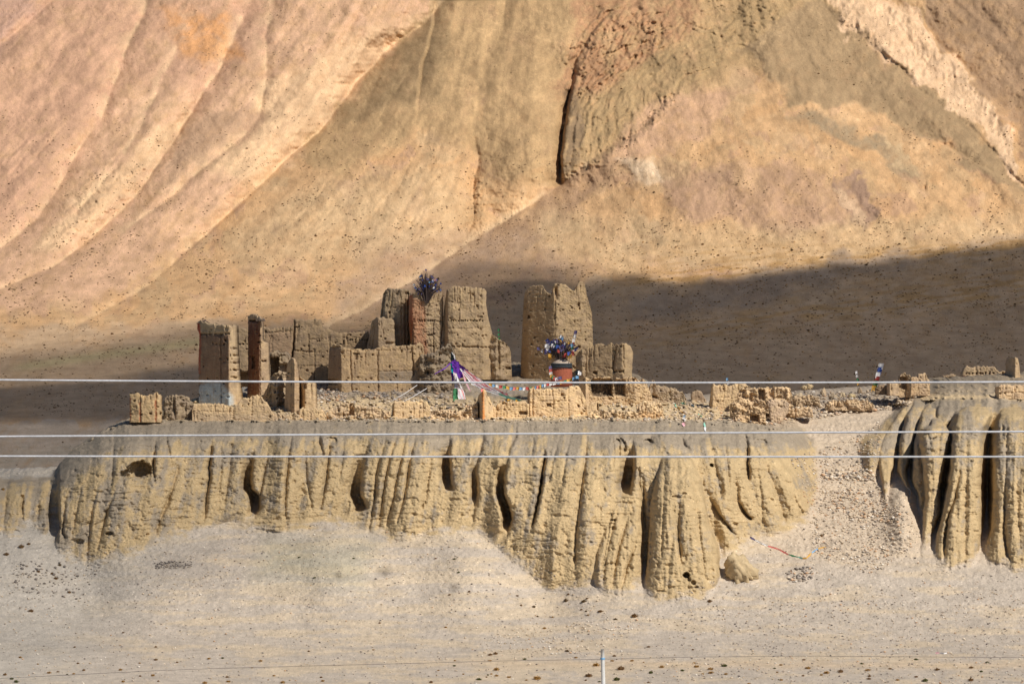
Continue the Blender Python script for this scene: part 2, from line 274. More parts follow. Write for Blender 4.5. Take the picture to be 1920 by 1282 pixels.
def surfA(u, v, detail=True):
    """distance from the viewpoint to the near terrain along the ray through photo pixel (u, v)"""
    u = np.asarray(u, float); v = np.asarray(v, float)
    vb = smooth_tab(VB_G, u, 7)
    gz = smooth_tab(DP, v, 10) + .5 * fbm(u / 260, v / 110, 3) * ss(900, 960, v) * (1 - ss(1200, 1290, v))
    goff = 2.6 * np.exp(-((u - 1035) / 60) ** 2) + 2.2 * np.exp(-((u - 160) / 70) ** 2) - 1.5 * np.exp(-((u - 870) / 60) ** 2) - 1.0 * np.exp(-((u - 620) / 60) ** 2)
    g2 = 3.2 * np.exp(-((u - 1685) / 42) ** 2)
    gz = gz - 2.6 * np.exp(-((u - 1692) / 28) ** 2) * ss(880, 930, v) * (1 - ss(985, 1050, v))
    gz = gz + goff * ss(940, 990, v) * (1 - ss(1110, 1230, v))
    # cliff
    vbc = smooth_tab(VBC, u, 5); ve = smooth_tab(VE, u, 6) + 2.5 * fbm(u / 30, u * 0, 3); dc = goff + g2 + tab(DP, sum(smooth_tab(VBC, u + k, 20) for k in (-45, -15, 15, 45)) / 4) - .6 + np.interp(u, [95, 112, 1100, 1125, 1340, 1360, 1630, 1660, 1735, 1760], [2.0, 0, 0, 1, 1, 0, 0, 4, 4, 0]); de = smooth_tab(DE, u, 10)
    s = (vbc - v) / (vbc - ve)
    run = de - dc
    pr = np.interp(s, [-1, 0, .4, .7, .84, .93, 1.0], [-.12, 0, .12, .28, .46, .72, 1.0])
    D = dc + run * pr
    D = np.where(s > 1, de + (ve - v) * .45, D)
    face = ss(-.05, .05, s) * (1 - ss(.90, 1.02, s)); face2 = ss(-.05, .05, s) * (1 - .6 * ss(.97, 1.08, s))
    pen = np.minimum(np.maximum(u - tab(UE, v), 0) * .1, np.maximum(tab(UL, v) - u, 0) * .16)
    pen = np.where(u < 1560 + 0 * u, np.maximum(u - tab(UE, v), 0) * .1, pen)
    lean = np.interp(u, [0, 900, 1150, 1350, 1500, 1600, 1700, 1800], [.2, .2, .12, -.25, -.4, .3, .3, .05])
    ul = u + lean * (v - 900)
    cr = np.zeros(u.shape)
    for pts, wl, wr in CRE:
        c = crease(u, v, pts, wl, wr); cr = np.maximum(cr, c) + .15 * np.minimum(cr, c)
    D = D + cr * (.3 + .7 * (1 - ss(1.02, 1.18, s)))
    if detail:
        D = D + face * (.8 * fbm(ul / 62, v / 300, 2) + .09 * fbm(ul / 17 + 9, v / 190, 3))
    D = D + pen
    best = D.copy(); who = np.ones(u.shape, np.int8)
    cc = np.zeros(u.shape)
    for pts, wl, wr in CCR: cc = np.maximum(cc, crease(u, v, pts, wl, wr))
    for L_, R_, Dp, hd in COLS:
        l = tab(L_, v) + 1.2 * pn(v / 14., v * 0 + hd); r = tab(R_, v) + 1.2 * pn(v / 14., v * 0 + 5 + hd)
        mid = (l + r) / 2; hw = np.maximum((r - l) / 2, 2)
        x = (u - mid) / hw; ax = np.abs(x)
        q = tab(Dp, v) + hd * (1 - np.sqrt(np.clip(1 - np.clip(ax, 0, 1) ** 3.4, 0, 1))) + np.maximum(ax - 1, 0) * hw * .55
        q = q + cc * (ax < 1) + np.maximum(Dp[0][0] - v, 0) * 3
        if detail: q = q + .3 * fbm(u / 26, v / 150, 3) + .08 * fbm(u / 8, v / 60, 2)
        m = q < best; best = np.where(m, q, best); who = np.where(m, 2, who)
    D = best; face = np.where(who == 2, 1.0, face); face2 = np.where(who == 2, 1.0, face2)
    pt = np.zeros(u.shape)
    for a, b, ru, rv, A in PITS:
        q = 1 - ((u - a) / ru) ** 2 - ((v - b) / rv) ** 2
        pt = np.maximum(pt, A * ss(0, .5, q + .25 * fbm(u / 5, v / 5, 2)))
    D = D + pt
    if detail:
        D = D + face2 * (.05 * fbm(u / 5.5, v / 6., 3) + .06 * fbm(u / 2.4, v / 2.6, 2) + .10 * fbm(u / 45, v / 5.5, 3) * ss(-.1, .3, pn(u / 60, v / 50))) + face * .16 * np.maximum(fbm(u / 17 + 31, v / 15, 3) - .15, 0) * 2
    # fringe of soil banked against the foot
    h = 2.2; m = np.clip((gz - D) / h, -1, 1)
    k = np.clip(1 - np.abs(gz - D) / h, 0, 1)
    d = np.minimum(D, gz) - .25 * h * k * k * .5
    isg = ss(-1.3, .25, (D - gz) + .9 * fbm(u / 24, v / 12, 3))
    plateau = (s > 1) & (D <= gz) & (who == 1)
    if detail:
        rub = np.where(plateau, 1.0, 0) * (1 - ss(700, 1400, np.abs(u - 900)) * .3)
        d = d - rub * ((1.1 + 1.3 * ss(738, 755, v) * (1 - ss(782, 790, v))) * np.maximum(fbm(u / 15, v / 6.5, 3), 0) + .35 * np.abs(fbm(u / 4., v / 3., 2)))
        d = d - .16 * fbm(u / 7, v / 3.5, 3) * ss(.86, .95, s) * (1 - ss(1.0, 1.06, s)) * (who == 1)
        rav = ss(1430, 1500, u) * (1 - ss(1700, 1750, u)) * isg * (1 - ss(1000, 1100, v))
        d = d - rav * .13 * fbm(u / 10, v / 5, 3)
        d = d + isg * .09 * fbm(u / 9, v / 4, 3)
    return d, isg, s, face, plateau, cr + cc, who

def colA(u, v, isg, s, face, plateau, cr, who):
    n1 = fbm(u / 60, v / 40, 4); n2 = fbm(u / 9, v / 7, 3); n3 = fbm(u / 150 + 7, v / 18 + 3, 3)
    clay = np.array([.50, .375, .215]); dust = np.array([.345, .285, .215]); cream = np.array([.60, .46, .285]); gr = np.array([.475, .41, .345]); tan = np.array([.54, .445, .335])
    lean = np.interp(u, [0, 900, 1150, 1350, 1500, 1700], [.2, .2, .12, -.25, -.4, .1])
    st = fbm((u + lean * (v - 900)) / 13, v / 120, 3)
    k = ss(-.4, .42, .35 * fbm((u + lean * (v - 900)) / 22 + 5, v / 200, 2) * ss(.3, .9, s) + -.30 * (1 - ss(150, 700, u)) - .25 * ss(.5, .9, s) + .06 +  n1 * .7 + n2 * .35 + st * .6 + .35 - ss(.72, .95, s) * 1.0 + ss(900, 1300, u) * .12)
    k = np.where(who == 2, ss(-.5, .2, n1 * .6 + n2 * .3 + st * .4 + .3 - .45 * (1 - ss(830, 900, v))), k)
    C = dust + (clay - dust) * k[..., None]
    # plateau
    pk = ss(-.1, .5, n2 * .5 + n1 * .3 + ss(733, 750, v) * 1.0 - .2)
    P = np.array([.36, .29, .21]) + (cream - np.array([.36, .29, .21])) * pk[..., None]
    rim = ss(784, 791, v + 4 * n1 + 2 * n2)
    P = P + (np.array([.37, .305, .228]) * (1 + .24 * n2 + .2 * fbm(u / 5, v / 3, 3))[..., None] - P) * (rim * (1 - ss(1500, 1650, u)))[..., None]
    P = np.where(((u > 1440) & (u < 1700))[..., None], P * .5 + np.array([.46, .36, .26]) * .5, P)
    mixp = ss(.97, 1.02, s)
    C = C + (P - C) * (mixp * (who == 1))[..., None]
    low = ss(240, 130, u)
    # ground
    G = gr + (tan - gr) * ss(-.1, .5, n3 * .8 + .25 * ss(200, 900, u) * (1 - ss(1000, 1400, u)) + n2 * .2)[..., None]
    G = G * (1 + .06 * n2 + .05 * n1)[..., None]
    G = G + (np.array([.55, .445, .335]) - G) * (ss(1380, 1480, u) * (1 - ss(1000, 1100, v)) * .8)[..., None]
    G = G + (np.array([.44, .40, .35]) - G) * ((1 - ss(150, 420, u + .7 * (v - 1050))) * .8)[..., None]
    G = G + (np.array([.37, .36, .24]) - G) * (pmask([(500, 1010), (700, 1020), (680, 1100), (480, 1080)], u, v, 40) * .35)[..., None]
    for a, b, ru, rv in ((325, 1058, 30, 8), (722, 1071, 17, 10), (852, 1102, 9, 9), (635, 1078, 7, 6)):
        G = G * (1 - .38 * np.exp(-(((u - a) / ru) ** 2 + ((v - b) / rv) ** 2) ** 1.5) * (1 + .5 * n2))[..., None]
    bandk = np.exp(-((v - (1243 + 4 * n1 + .004 * (u - 900))) / 7) ** 2) * ss(500, 1200, u)
    G = G + (np.array([.60, .46, .31]) - G) * (bandk * .6)[..., None]
    C = C + (G - C) * isg[..., None]
    C = C * (1 - .25 * np.clip(cr, 0, 1.2) * (1 - isg) * 0)[..., None]
    return np.clip(C, .02, .9)

def build_near():
    us = np.concatenate([np.arange(-700, -60, 9.), np.arange(-60, 1985, 1.55), np.arange(1985, 2640, 9.)])
    nr = 470
    S = tab(SIL, us) + 2.2 * fbm(us / 14, us * 0, 3)
    t = np.linspace(0, 1, nr)[:, None]
    VV = S[None, :] + (1303 - S[None, :]) * t; UU = np.broadcast_to(us, VV.shape).copy()
    d, isg, s, face, pl, cr, who = surfA(UU, VV)
    C = colA(UU, VV, isg, s, face, pl, cr, who)
    P = ray(UU, VV, d)
    # behind the crest the ground falls away towards the valley
    top = []
    for k, (dy, dz) in enumerate([(3, .2), (8, -1.2), (16, -4), (30, -9), (60, -16)]):
        q = P[0].copy(); q[:, 1] += dy; q[:, 2] += dz; top.append(q)
    # in front it runs down to the foot of the viewpoint
    bot = []
    q0 = P[-1].copy(); y0 = q0[:, 1]
    for yy in (315, 300, 280, 255, 225, 190, 150, 110, 70, 40, 15, -10, -60):
        q = q0.copy(); f_ = (y0 - yy) / (y0 + 60)
        q[:, 1] = yy; zt = -(1.6 + .0683 * max(yy, 0)) - (0 if yy < 300 else 0)
        q[:, 2] = np.minimum(zt, 0) + .05 * pn(q[:, 0] / 3, q[:, 0] * 0 + yy); bot.append(q)
    A = np.concatenate([np.array(top[::-1]), P, np.array(bot)], 0)
    Cc = np.concatenate([np.repeat(C[:1], len(top), 0), C, np.repeat(C[-1:], len(bot), 0)], 0)
    me = mesh_np('near_ground', A.reshape(-1, 3), grid_faces(A.shape[0], A.shape[1]), Cc.reshape(-1, 3))
    o = link('ground', me, M_cliff); tag(o, 'gravel plain rising to fluted clay cliffs and the plateau', None, None, 'structure')
build_near()

# ================================================================== THE FAR TERRAIN (valley floor, mountain)
DB = [(-400, 990), (-260, 970), (0, 925), (150, 896), (300, 862), (400, 838), (450, 824), (500, 802), (600, 748), (700, 655), (760, 590), (800, 552), (850, 515), (885, 490), (960, 455)]
BCR = [
 ([(835, 0, 5), (790, 50, 6), (730, 90, 7), (700, 124, 7), (667, 157, 7), (620, 222, 7), (598, 248, 7), (528, 306, 6), (475, 360, 5), (390, 435, 4), (280, 535, 3), (105, 635, 2), (0, 660, 1.5)], 60, 75),
 ([(835, -200, 5), (835, 0, 5), (830, 2, 0)], 60, 75),
 ([(700, 124, 1.), (667, 157, 1.5), (620, 222, 1.5), (598, 248, 1.5), (528, 306, 1.5), (475, 360, 2), (390, 435, 2), (280, 535, 1.5), (105, 635, .8)], 18, 5),
 ([(530, -200, 2), (470, 0, 2), (412, 130, 2.5), (379, 179, 3), (354, 219, 3.2), (313, 284, 3), (255, 368, 3), (200, 420, 2.8), (150, 465, 2.8), (100, 500, 2.4), (0, 542, 2), (-150, 590, 1)], 28, 34),
 ([(379, 179, .6), (354, 219, 1.2), (313, 284, 1), (255, 368, .8), (150, 465, 1), (100, 500, .8), (0, 542, .5)], 12, 4),
 ([(290, -100, 1.5), (270, 22, 1.6), (237, 91, 2), (219, 146, 2), (190, 219, 2), (146, 281, 2), (109, 354, 2.2), (66, 415, 2), (7, 460, 1.4), (-80, 500, .5)], 22, 30),
 ([(520, -60, .5), (511, 30, .8), (499, 66, 1.2), (499, 160, 1.2), (488, 219, 1.5), (456, 255, 1.5), (365, 330, 1.6), (300, 385, 1.5), (235, 430, 1)], 22, 20),
 ([(330, 90, .5), (300, 160, 1), (262, 240, 1.2), (225, 300, 1.2), (180, 360, 1), (140, 400, .5)], 14, 16),
 ([(740, -150, 1), (680, 0, 1), (640, 90, 1), (600, 160, .8)], 18, 14),
 ([(240, -160, 2), (100, 0, 2), (50, 45, 2), (0, 85, 2), (-100, 160, 2)], 20, 40),
 ([(818, -100, 2), (818, 0, 2), (811, 54, 2.2), (793, 125, 2.2), (784, 180, 1.5), (782, 215, .3)], 3, 12),
 ([(960, -60, 3), (940, 60, 2.5), (900, 160, 2), (890, 250, 2), (888, 340, 3), (886, 400, 3), (870, 450, 2)], 50, 60),
 ([(883, 204, .3), (887, 251, .8), (897, 305, 1.6), (887, 344, 1.8), (887, 380, 1.8), (883, 430, 1)], 10, 6),
 ([(1180, -100, 2), (1160, 0, 2), (1110, 60, 3), (1078, 120, 4), (1066, 179, 5), (1056, 233, 5), (1048, 305, 4), (1052, 341, 3), (1055, 352, 0)], 32, 4),
 ([(1078, 140, 1), (1066, 179, 5), (1058, 233, 6.5), (1050, 305, 5.5), (1052, 335, 1)], 9, 3),
 ([(1085, 200, .8), (1075, 250, 1.6), (1070, 300, 1.2), (1066, 320, .2)], 6, 4), ([(1184, 225, .3), (1181, 250, 1.4), (1176, 290, .3)], 5, 3),
 ([(1150, 190, .3), (1155, 240, .8), (1145, 275, .3)], 5, 3),
 ([(1296, 169, 0), (1242, 190, 1.5), (1202, 244, 3), (1141, 280, 3), (1098, 308, 3), (1060, 340, 1), (1045, 351, 0)], 60, 9),
 ([(1100, 310, .5), (1045, 351, 5), (966, 402, 6), (880, 455, 6.5), (830, 490, 6.5), (780, 522, 5.5), (690, 575, 4), (620, 610, 2)], 99, 150),
 ([(1532, 0, .6), (1576, 44, .8), (1615, 66, .6), (1641, 92, 1.), (1694, 131, 2.2), (1715, 162, 1.8), (1777, 205, .8), (1829, 245, 1.8), (1881, 306, 1.2), (1916, 345, 1.8), (1990, 400, 1)], 26, 9),
 ([(1654, -50, 4), (1654, 0, 5), (1733, 44, 6), (1755, 79, 6), (1812, 131, 7), (1868, 192, 7), (1899, 227, 7), (1897, 258, 5), (1960, 330, 4), (2100, 420, 3)], 3, 110),
 ([(1615, 197, 0), (1680, 231, 1.6), (1768, 271, 2.6), (1916, 354, 2.6), (2100, 440, 2)], 3, 60),
 ([(1640, 330, 0), (1680, 300, 0)], 3, 3),
 ([(1735, 342, .3), (1733, 352, 2.2), (1732, 358, .2)], 6, 2),
 ([(265, 530, .2), (263, 540, 1.6), (262, 545, .1)], 6, 2),
]
def baseB(v):
    v = np.asarray(v, float)
    return sum(np.interp(v + k * 14, [p[0] for p in DB], [p[1] for p in DB]) * c for k, c in ((-2, .1), (-1, .22), (0, .36), (1, .22), (2, .1)))
def surfB(u, v, detail=True):
    u = np.asarray(u, float); v = np.asarray(v, float)
    d = baseB(v); cr = np.zeros(u.shape)
    for pts, wl, wr in BCR: cr = cr + (2.0 if wl < 100 and wl > 14 and wr > 14 else 1.0) * crease(u, v, pts, wl, wr, True)
    d = d + cr
    up = 1 - ss(430, 640, v)
    # broad dome of the right-hand hill and the bulge in the middle
    d = d - 12 * np.exp(-(((u - 1430) / 260) ** 2 + ((v - 330) / 170) ** 2)) - 5 * np.exp(-(((u - 960) / 150) ** 2 + ((v - 170) / 150) ** 2))
    # fan relief in the lower left
    d = d - 5 * np.exp(-((v - (840 + .02 * u)) / 26) ** 2) * (1 - ss(180, 330, u)) * .6
    if detail:
        dr = np.interp(u, [0, 500, 800, 1000, 1300, 1500, 1800], [.9, .9, .5, 0, -.3, -.6, -.9])
        q = u + dr * (v - 300)
        d = d - up * (2.4 * fbm(q / 130, v / 330, 3) + .14 * fbm(q / 24, v / 120, 3) + .9 * np.maximum(0, .2 - np.abs(fbm(q / 70 + 3, v / 260, 3))) * -2.2 * ss(0, .35, pn(u / 140, v / 120)) * (1 - .95 * ss(820, 900, u)))
        d = d - .35 * fbm(u / 26, v / 22, 4) * (.5 + up) - .16 * fbm(u / 7, v / 5.5, 3) * (.6 + .8 * ss(-.2, .4, fbm(u / 90 + 8, v / 60, 3)))
        # crags right of the gorge: strata on arcs
        rr = np.hypot(u - 1400, v - 330)
        crag = pmask([(1052, 345), (1058, 200), (1068, 90), (1130, -60), (1500, -60), (1470, 60), (1330, 140), (1240, 200), (1150, 275), (1090, 315)], u, v, 30)
        rq = rr + 14 * fbm(u / 60, v / 60, 3)
        d = d - crag * (1.0 * np.abs(fbm(rq / 15, v / 160, 3)) + .5 * fbm(rq / 5, v / 60, 3) + .5 * fbm(u / 12, v / 12, 3))
        cr2 = pmask([(1050, 200), (1060, 90), (1150, 20), (1240, 30), (1270, 60), (1190, 130), (1110, 190)], u, v, 18)
        d = d - cr2 * (2.4 * np.abs(fbm((u + .8 * v) / 15, (v - .8 * u) / 55, 4)) + .6 * fbm(u / 6, v / 7, 3))
        cr3 = pmask([(1290, 160), (1240, 185), (1190, 240), (1080, 315), (1060, 335), (1100, 318), (1200, 262), (1260, 200)], u, v, 8)
        d = d - cr3 * 1.6 * np.abs(fbm(u / 11, v / 9, 3))
        sc = pmask([(1532, -20), (1576, 44), (1641, 92), (1694, 131), (1777, 205), (1829, 245), (1916, 345), (1900, 260), (1868, 192), (1755, 79), (1654, -20)], u, v, 8)
        d = d - sc * (.9 * np.abs(fbm(u / 18, v / 26, 4)) + .2 * fbm(u / 6, v / 20, 3))
        c4 = pmask([(875, 330), (905, 330), (905, 400), (925, 440), (880, 450), (868, 395)], u, v, 8)
        d = d - c4 * 1.0 * np.abs(fbm(u / 7, v / 6, 3))
        # gully scarps by the left washes
        c5 = pmask([(150, 330), (300, 300), (240, 380), (150, 455), (90, 470), (110, 400)], u, v, 20)
        d = d - c5 * 1.0 * np.abs(fbm(u / 16, v / 14, 3))
    return d
def colB(u, v):
    LINES = []
    n1 = fbm(u / 120, v / 80, 4); n2 = fbm(u / 16, v / 12, 3)
    dr = np.interp(u, [0, 500, 800, 1000, 1300, 1500, 1800], [.9, .9, .5, 0, -.3, -.6, -.9])
    st = fbm((u + dr * (v - 300)) / 26, v / 220, 4)
    wu = u + 20 * fbm(u / 70, v / 70, 5, .6); wv = v + 15 * fbm(u / 70 + 50, v / 70, 5, .6)
    C = np.zeros(u.shape + (3,)) + np.array([.585, .395, .225])
    for pts, wl, wr in [BCR[0], BCR[3], BCR[5], BCR[6], BCR[7]] + [b_ for b_ in BCR if b_[0][0] == (1100, 310, .5)] * 2:  # last entry: the spur valley's lit and shaded sides put into colour
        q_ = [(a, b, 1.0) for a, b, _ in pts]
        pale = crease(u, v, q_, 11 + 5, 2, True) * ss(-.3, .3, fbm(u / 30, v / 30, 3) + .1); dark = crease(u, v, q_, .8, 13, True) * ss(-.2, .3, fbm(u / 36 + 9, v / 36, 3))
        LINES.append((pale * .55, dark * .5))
    def lay(poly, col, f, a=1.0, mod=0.6):
        nonlocal C
        m = pmask(poly, wu, wv, f * .55) * a * np.clip(1 + mod * (st * .5 + n2 * .6 + .5 * pa), .1, 1.25)
        C = C + (np.array(col) - C) * np.clip(m, 0, 1)[..., None]
    pa = fbm(wu / 75 + 40, wv / 55, 5)
    for c_, sh, a_ in (((.45, .295, .21), 11., .55), ((.68, .49, .30), 23., .45), ((.56, .35, .18), 37., .45), ((.44, .335, .205), 51., .4)):
        q = fbm((wu + .4 * dr * wv) / 60 + sh, wv / 60 + sh, 5)
        C = C + (np.array(c_) - C) * (a_ * ss(.22, .5, q + .15 * n2))[..., None]
    lay([(-800, -400), (835, -400), (800, 30), (690, 130), (600, 240), (470, 350), (380, 430), (200, 560), (-800, 700)], (.60, .405, .28), 30, .8)
    lay([(-800, -400), (480, -400), (500, 60), (400, 180), (250, 150), (120, 340), (40, 430), (-800, 700)], (.53, .345, .245), 45, .8)
    lay([(-800, -300), (120, -100), (40, 60), (-50, 150), (-800, 300)], (.42, .285, .23), 40, .7)
    lay([(800, 30), (690, 130), (590, 260), (470, 350), (330, 300), (460, 255), (495, 160), (640, 80)], (.68, .50, .32), 25, .7)
    lay([(350, 225), (300, 290), (210, 390), (120, 470), (60, 470), (140, 380), (230, 300), (300, 230)], (.68, .50, .32), 20, .7)
    lay([(350, 230), (490, 190), (485, 225), (380, 310), (300, 350), (330, 280)], (.46, .32, .22), 12, .8)
    lay([(290, 20), (420, 20), (450, 110), (340, 100)], (.58, .32, .15), 30, .7, 1.2)
    lay([(835, -400), (800, 40), (690, 130), (610, 230), (560, 300), (640, 330), (790, 240), (870, 260), (900, 330), (1000, 345), (1060, 350), (1150, 285), (1260, 190), (1450, 110), (1600, 60), (1560, -400)], (.46, .33, .188), 26, .95, .5)
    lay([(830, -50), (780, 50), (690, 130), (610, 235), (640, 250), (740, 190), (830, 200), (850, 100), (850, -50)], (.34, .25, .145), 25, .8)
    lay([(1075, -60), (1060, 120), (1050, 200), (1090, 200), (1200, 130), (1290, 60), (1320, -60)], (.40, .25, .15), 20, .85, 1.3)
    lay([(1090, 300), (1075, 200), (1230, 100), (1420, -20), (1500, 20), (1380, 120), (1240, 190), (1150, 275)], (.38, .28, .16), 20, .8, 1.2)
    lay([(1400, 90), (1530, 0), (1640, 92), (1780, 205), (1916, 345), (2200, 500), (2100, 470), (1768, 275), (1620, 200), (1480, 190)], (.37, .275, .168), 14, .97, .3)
    lay([(1540, 205), (1640, 260), (1735, 310), (1690, 320), (1600, 270), (1480, 220)], (.34, .27, .18), 15, .8)
    lay([(1200, 200), (1300, 160), (1390, 170), (1320, 250), (1200, 300), (1130, 320)], (.55, .37, .255), 22, .7)
    lay([(1240, 340), (1440, 300), (1570, 350), (1600, 425), (1480, 440), (1280, 400)], (.47, .32, .22), 25, .8)
    lay([(1560, 330), (1610, 330), (1640, 400), (1630, 425), (1600, 425)], (.36, .25, .185), 8, .9)
    lay([(1565, 350), (1585, 350), (1625, 415), (1605, 418)], (.56, .41, .28), 4, 1)
    lay([(1650, 265), (1690, 275), (1730, 315), (1690, 305)], (.56, .43, .27), 6, .8)
    lay([(1160, 300), (1230, 300), (1250, 340), (1180, 345)], (.66, .54, .40), 18, .7)
    lay([(1532, -20), (1576, 44), (1641, 92), (1694, 131), (1777, 205), (1829, 245), (1916, 345), (1900, 260), (1868, 192), (1755, 79), (1654, -20)], (.72, .53, .36), 6, .85, .3)
    lay([(1690, -400), (1735, 44), (1760, 79), (1812, 131), (1868, 192), (1905, 240), (1960, 330), (2700, 600), (2700, -400)], (.37, .26, .17), 14, .9)
    lay([(1120, 296), (1045, 350), (966, 401), (880, 455), (790, 516), (690, 574), (780, 570), (900, 520), (1010, 450), (1100, 385), (1180, 310)], (.40, .275, .18), 14, .75)  # darker brown painted on the shaded side of the spur valley
    lay([(700, 420), (1000, 440), (1100, 500), (1000, 560), (800, 560), (600, 620), (620, 560)], (.40, .30, .225), 30, .5)
    lay([(600, 340), (860, 320), (860, 440), (700, 480), (480, 500), (430, 450)], (.60, .45, .28), 40, .6)
    lay([(1000, 400), (1400, 430), (1900, 400), (1950, 450), (1500, 500), (1150, 500), (1000, 470)], (.62, .47, .29), 30, .5)
    ol = pmask([(835, -400), (800, 40), (690, 130), (610, 230), (640, 330), (790, 240), (1000, 300), (1060, 330), (1150, 285), (1450, 110), (1600, 60), (1560, -400)], wu, wv, 40)
    tr = np.maximum(0, .11 - np.abs(fbm(wu / 170, wv / 16, 3))) / .11
    C = C * (1 + .16 * ol * tr)[..., None]
    g2_ = fbm((u + dr * (v - 300)) / 7, v / 50, 3)
    C = C * (1 + .07 * g2_ * (1 - ss(430, 560, v)))[..., None]
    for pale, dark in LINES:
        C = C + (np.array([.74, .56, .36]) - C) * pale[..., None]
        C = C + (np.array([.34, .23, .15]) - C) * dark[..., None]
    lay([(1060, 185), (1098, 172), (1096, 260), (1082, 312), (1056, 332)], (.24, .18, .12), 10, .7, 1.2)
    # valley floor
    lay([(-800, 640), (380, 600), (700, 640), (1100, 520), (1300, 530), (1900, 440), (2800, 360), (2800, 1000), (-800, 1000)], (.50, .375, .255), 16, .88)
    lay([(-800, 800), (0, 800), (240, 784), (300, 900), (-800, 1000)], (.47, .40, .325), 4, .9)
    lay([(100, 835), (200, 808), (240, 840), (-100, 900), (-100, 880)], (.46, .41, .33), 12, .6)
    gb = fbm((u) / 60, (v + .12 * u) / 7, 3)
    for a, b in ((468 - 150, .17), (520 - 110, .16)):
        pass
    om = (np.exp(-((v - (640 - .135 * (u - 1150) )) / 26) ** 2) * .5 + np.exp(-((v - (515 - .095 * (u - 1300))) / 9) ** 2) * .9 + .35 * ss(640, 480, v) * ss(1150, 1300, u) * ss(440, 480, v)) * ss(1080, 1250, u)
    om = om * 1.3 * ss(-.2, .4, gb)
    C = C + (np.array([.46, .29, .12]) - C) * np.clip(om, 0, .75)[..., None]
    gl = np.exp(-((v - (672 - .14 * (u - 150))) / 9) ** 2) * ss(0, 60, u) * (1 - ss(380, 450, u)) * .5
    C = C + (np.array([.44, .42, .22]) - C) * gl[..., None]
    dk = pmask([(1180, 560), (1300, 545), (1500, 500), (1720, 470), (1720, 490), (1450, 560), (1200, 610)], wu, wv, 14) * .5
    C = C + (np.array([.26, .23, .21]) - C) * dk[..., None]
    C = C * (1 + .08 * n1 + .08 * n2 + .05 * st)[..., None]
    C = C * np.array([.95, .885, .825])
    return np.clip(C, .03, .9)
def build_far():
    us = np.concatenate([np.arange(-800, -60, 10.), np.arange(-60, 1985, 2.1), np.arange(1985, 2760, 10.)])
    vs = np.concatenate([np.arange(-400, -20, 7.), np.arange(-20, 905, 2.0), np.arange(905, 960, 6.)])
    UU, VV = np.meshgrid(us, vs)
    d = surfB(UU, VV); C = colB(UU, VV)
    P = ray(UU, VV, d)
    # hidden ground between the plateau and the valley floor, and a crest behind the summit
    bot = []
    for yy, zz in ((440, -19), (425, -22)):
        q = P[-1].copy(); q[:, 1] = yy; q[:, 2] = zz; bot.append(q)
    top = []
    for dy, dz in ((60, 8), (160, -20), (400, -60)):
        q = P[0].copy(); q[:, 1] += dy; q[:, 2] += dz; top.append(q)
    A = np.concatenate([np.array(top[::-1]), P, np.array(bot)], 0)
    Cc = np.concatenate([np.repeat(C[:1], len(top), 0), C, np.repeat(C[-1:], len(bot), 0)], 0)
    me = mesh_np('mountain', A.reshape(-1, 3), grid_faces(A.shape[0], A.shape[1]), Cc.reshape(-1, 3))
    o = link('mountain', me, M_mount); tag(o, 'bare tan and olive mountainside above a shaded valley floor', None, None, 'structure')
build_far()

# ================================================================== THE CLOUD, out of view, its opacity shaped to shade valley and plateau
def cloud_opacity(u, v):
    wu = u + 22 * fbm(u / 90, v / 50, 3); wv = v + 9 * fbm(u / 60 + 9, v / 40, 3)
    o = pmask([(1060, 545), (1130, 522), (1200, 516), (1270, 532), (1400, 522), (1500, 508), (1700, 482), (1920, 452), (2900, 330), (2900, 980), (1060, 980)], u + .5 * (wu - u), v + .7 * (wv - v), 4) * .83
    m = pmask([(-900, 700), (0, 662), (200, 640), (370, 610), (560, 585), (640, 604), (700, 572), (780, 526), (830, 496), (890, 472), (1000, 480), (1100, 508), (1200, 540), (1200, 980), (-900, 980)], u + .3 * (wu - u), v + .6 * (wv - v), 18) * .55
    d = pmask([(-900, 750), (0, 722), (150, 712), (250, 700), (370, 678), (600, 640), (800, 580), (950, 510), (1120, 530), (1200, 980), (-900, 980)], wu, wv, 10) * (.88 - .26 * ss(780, 800, v) * (u < 400))
    return np.maximum(np.maximum(o, m), d)
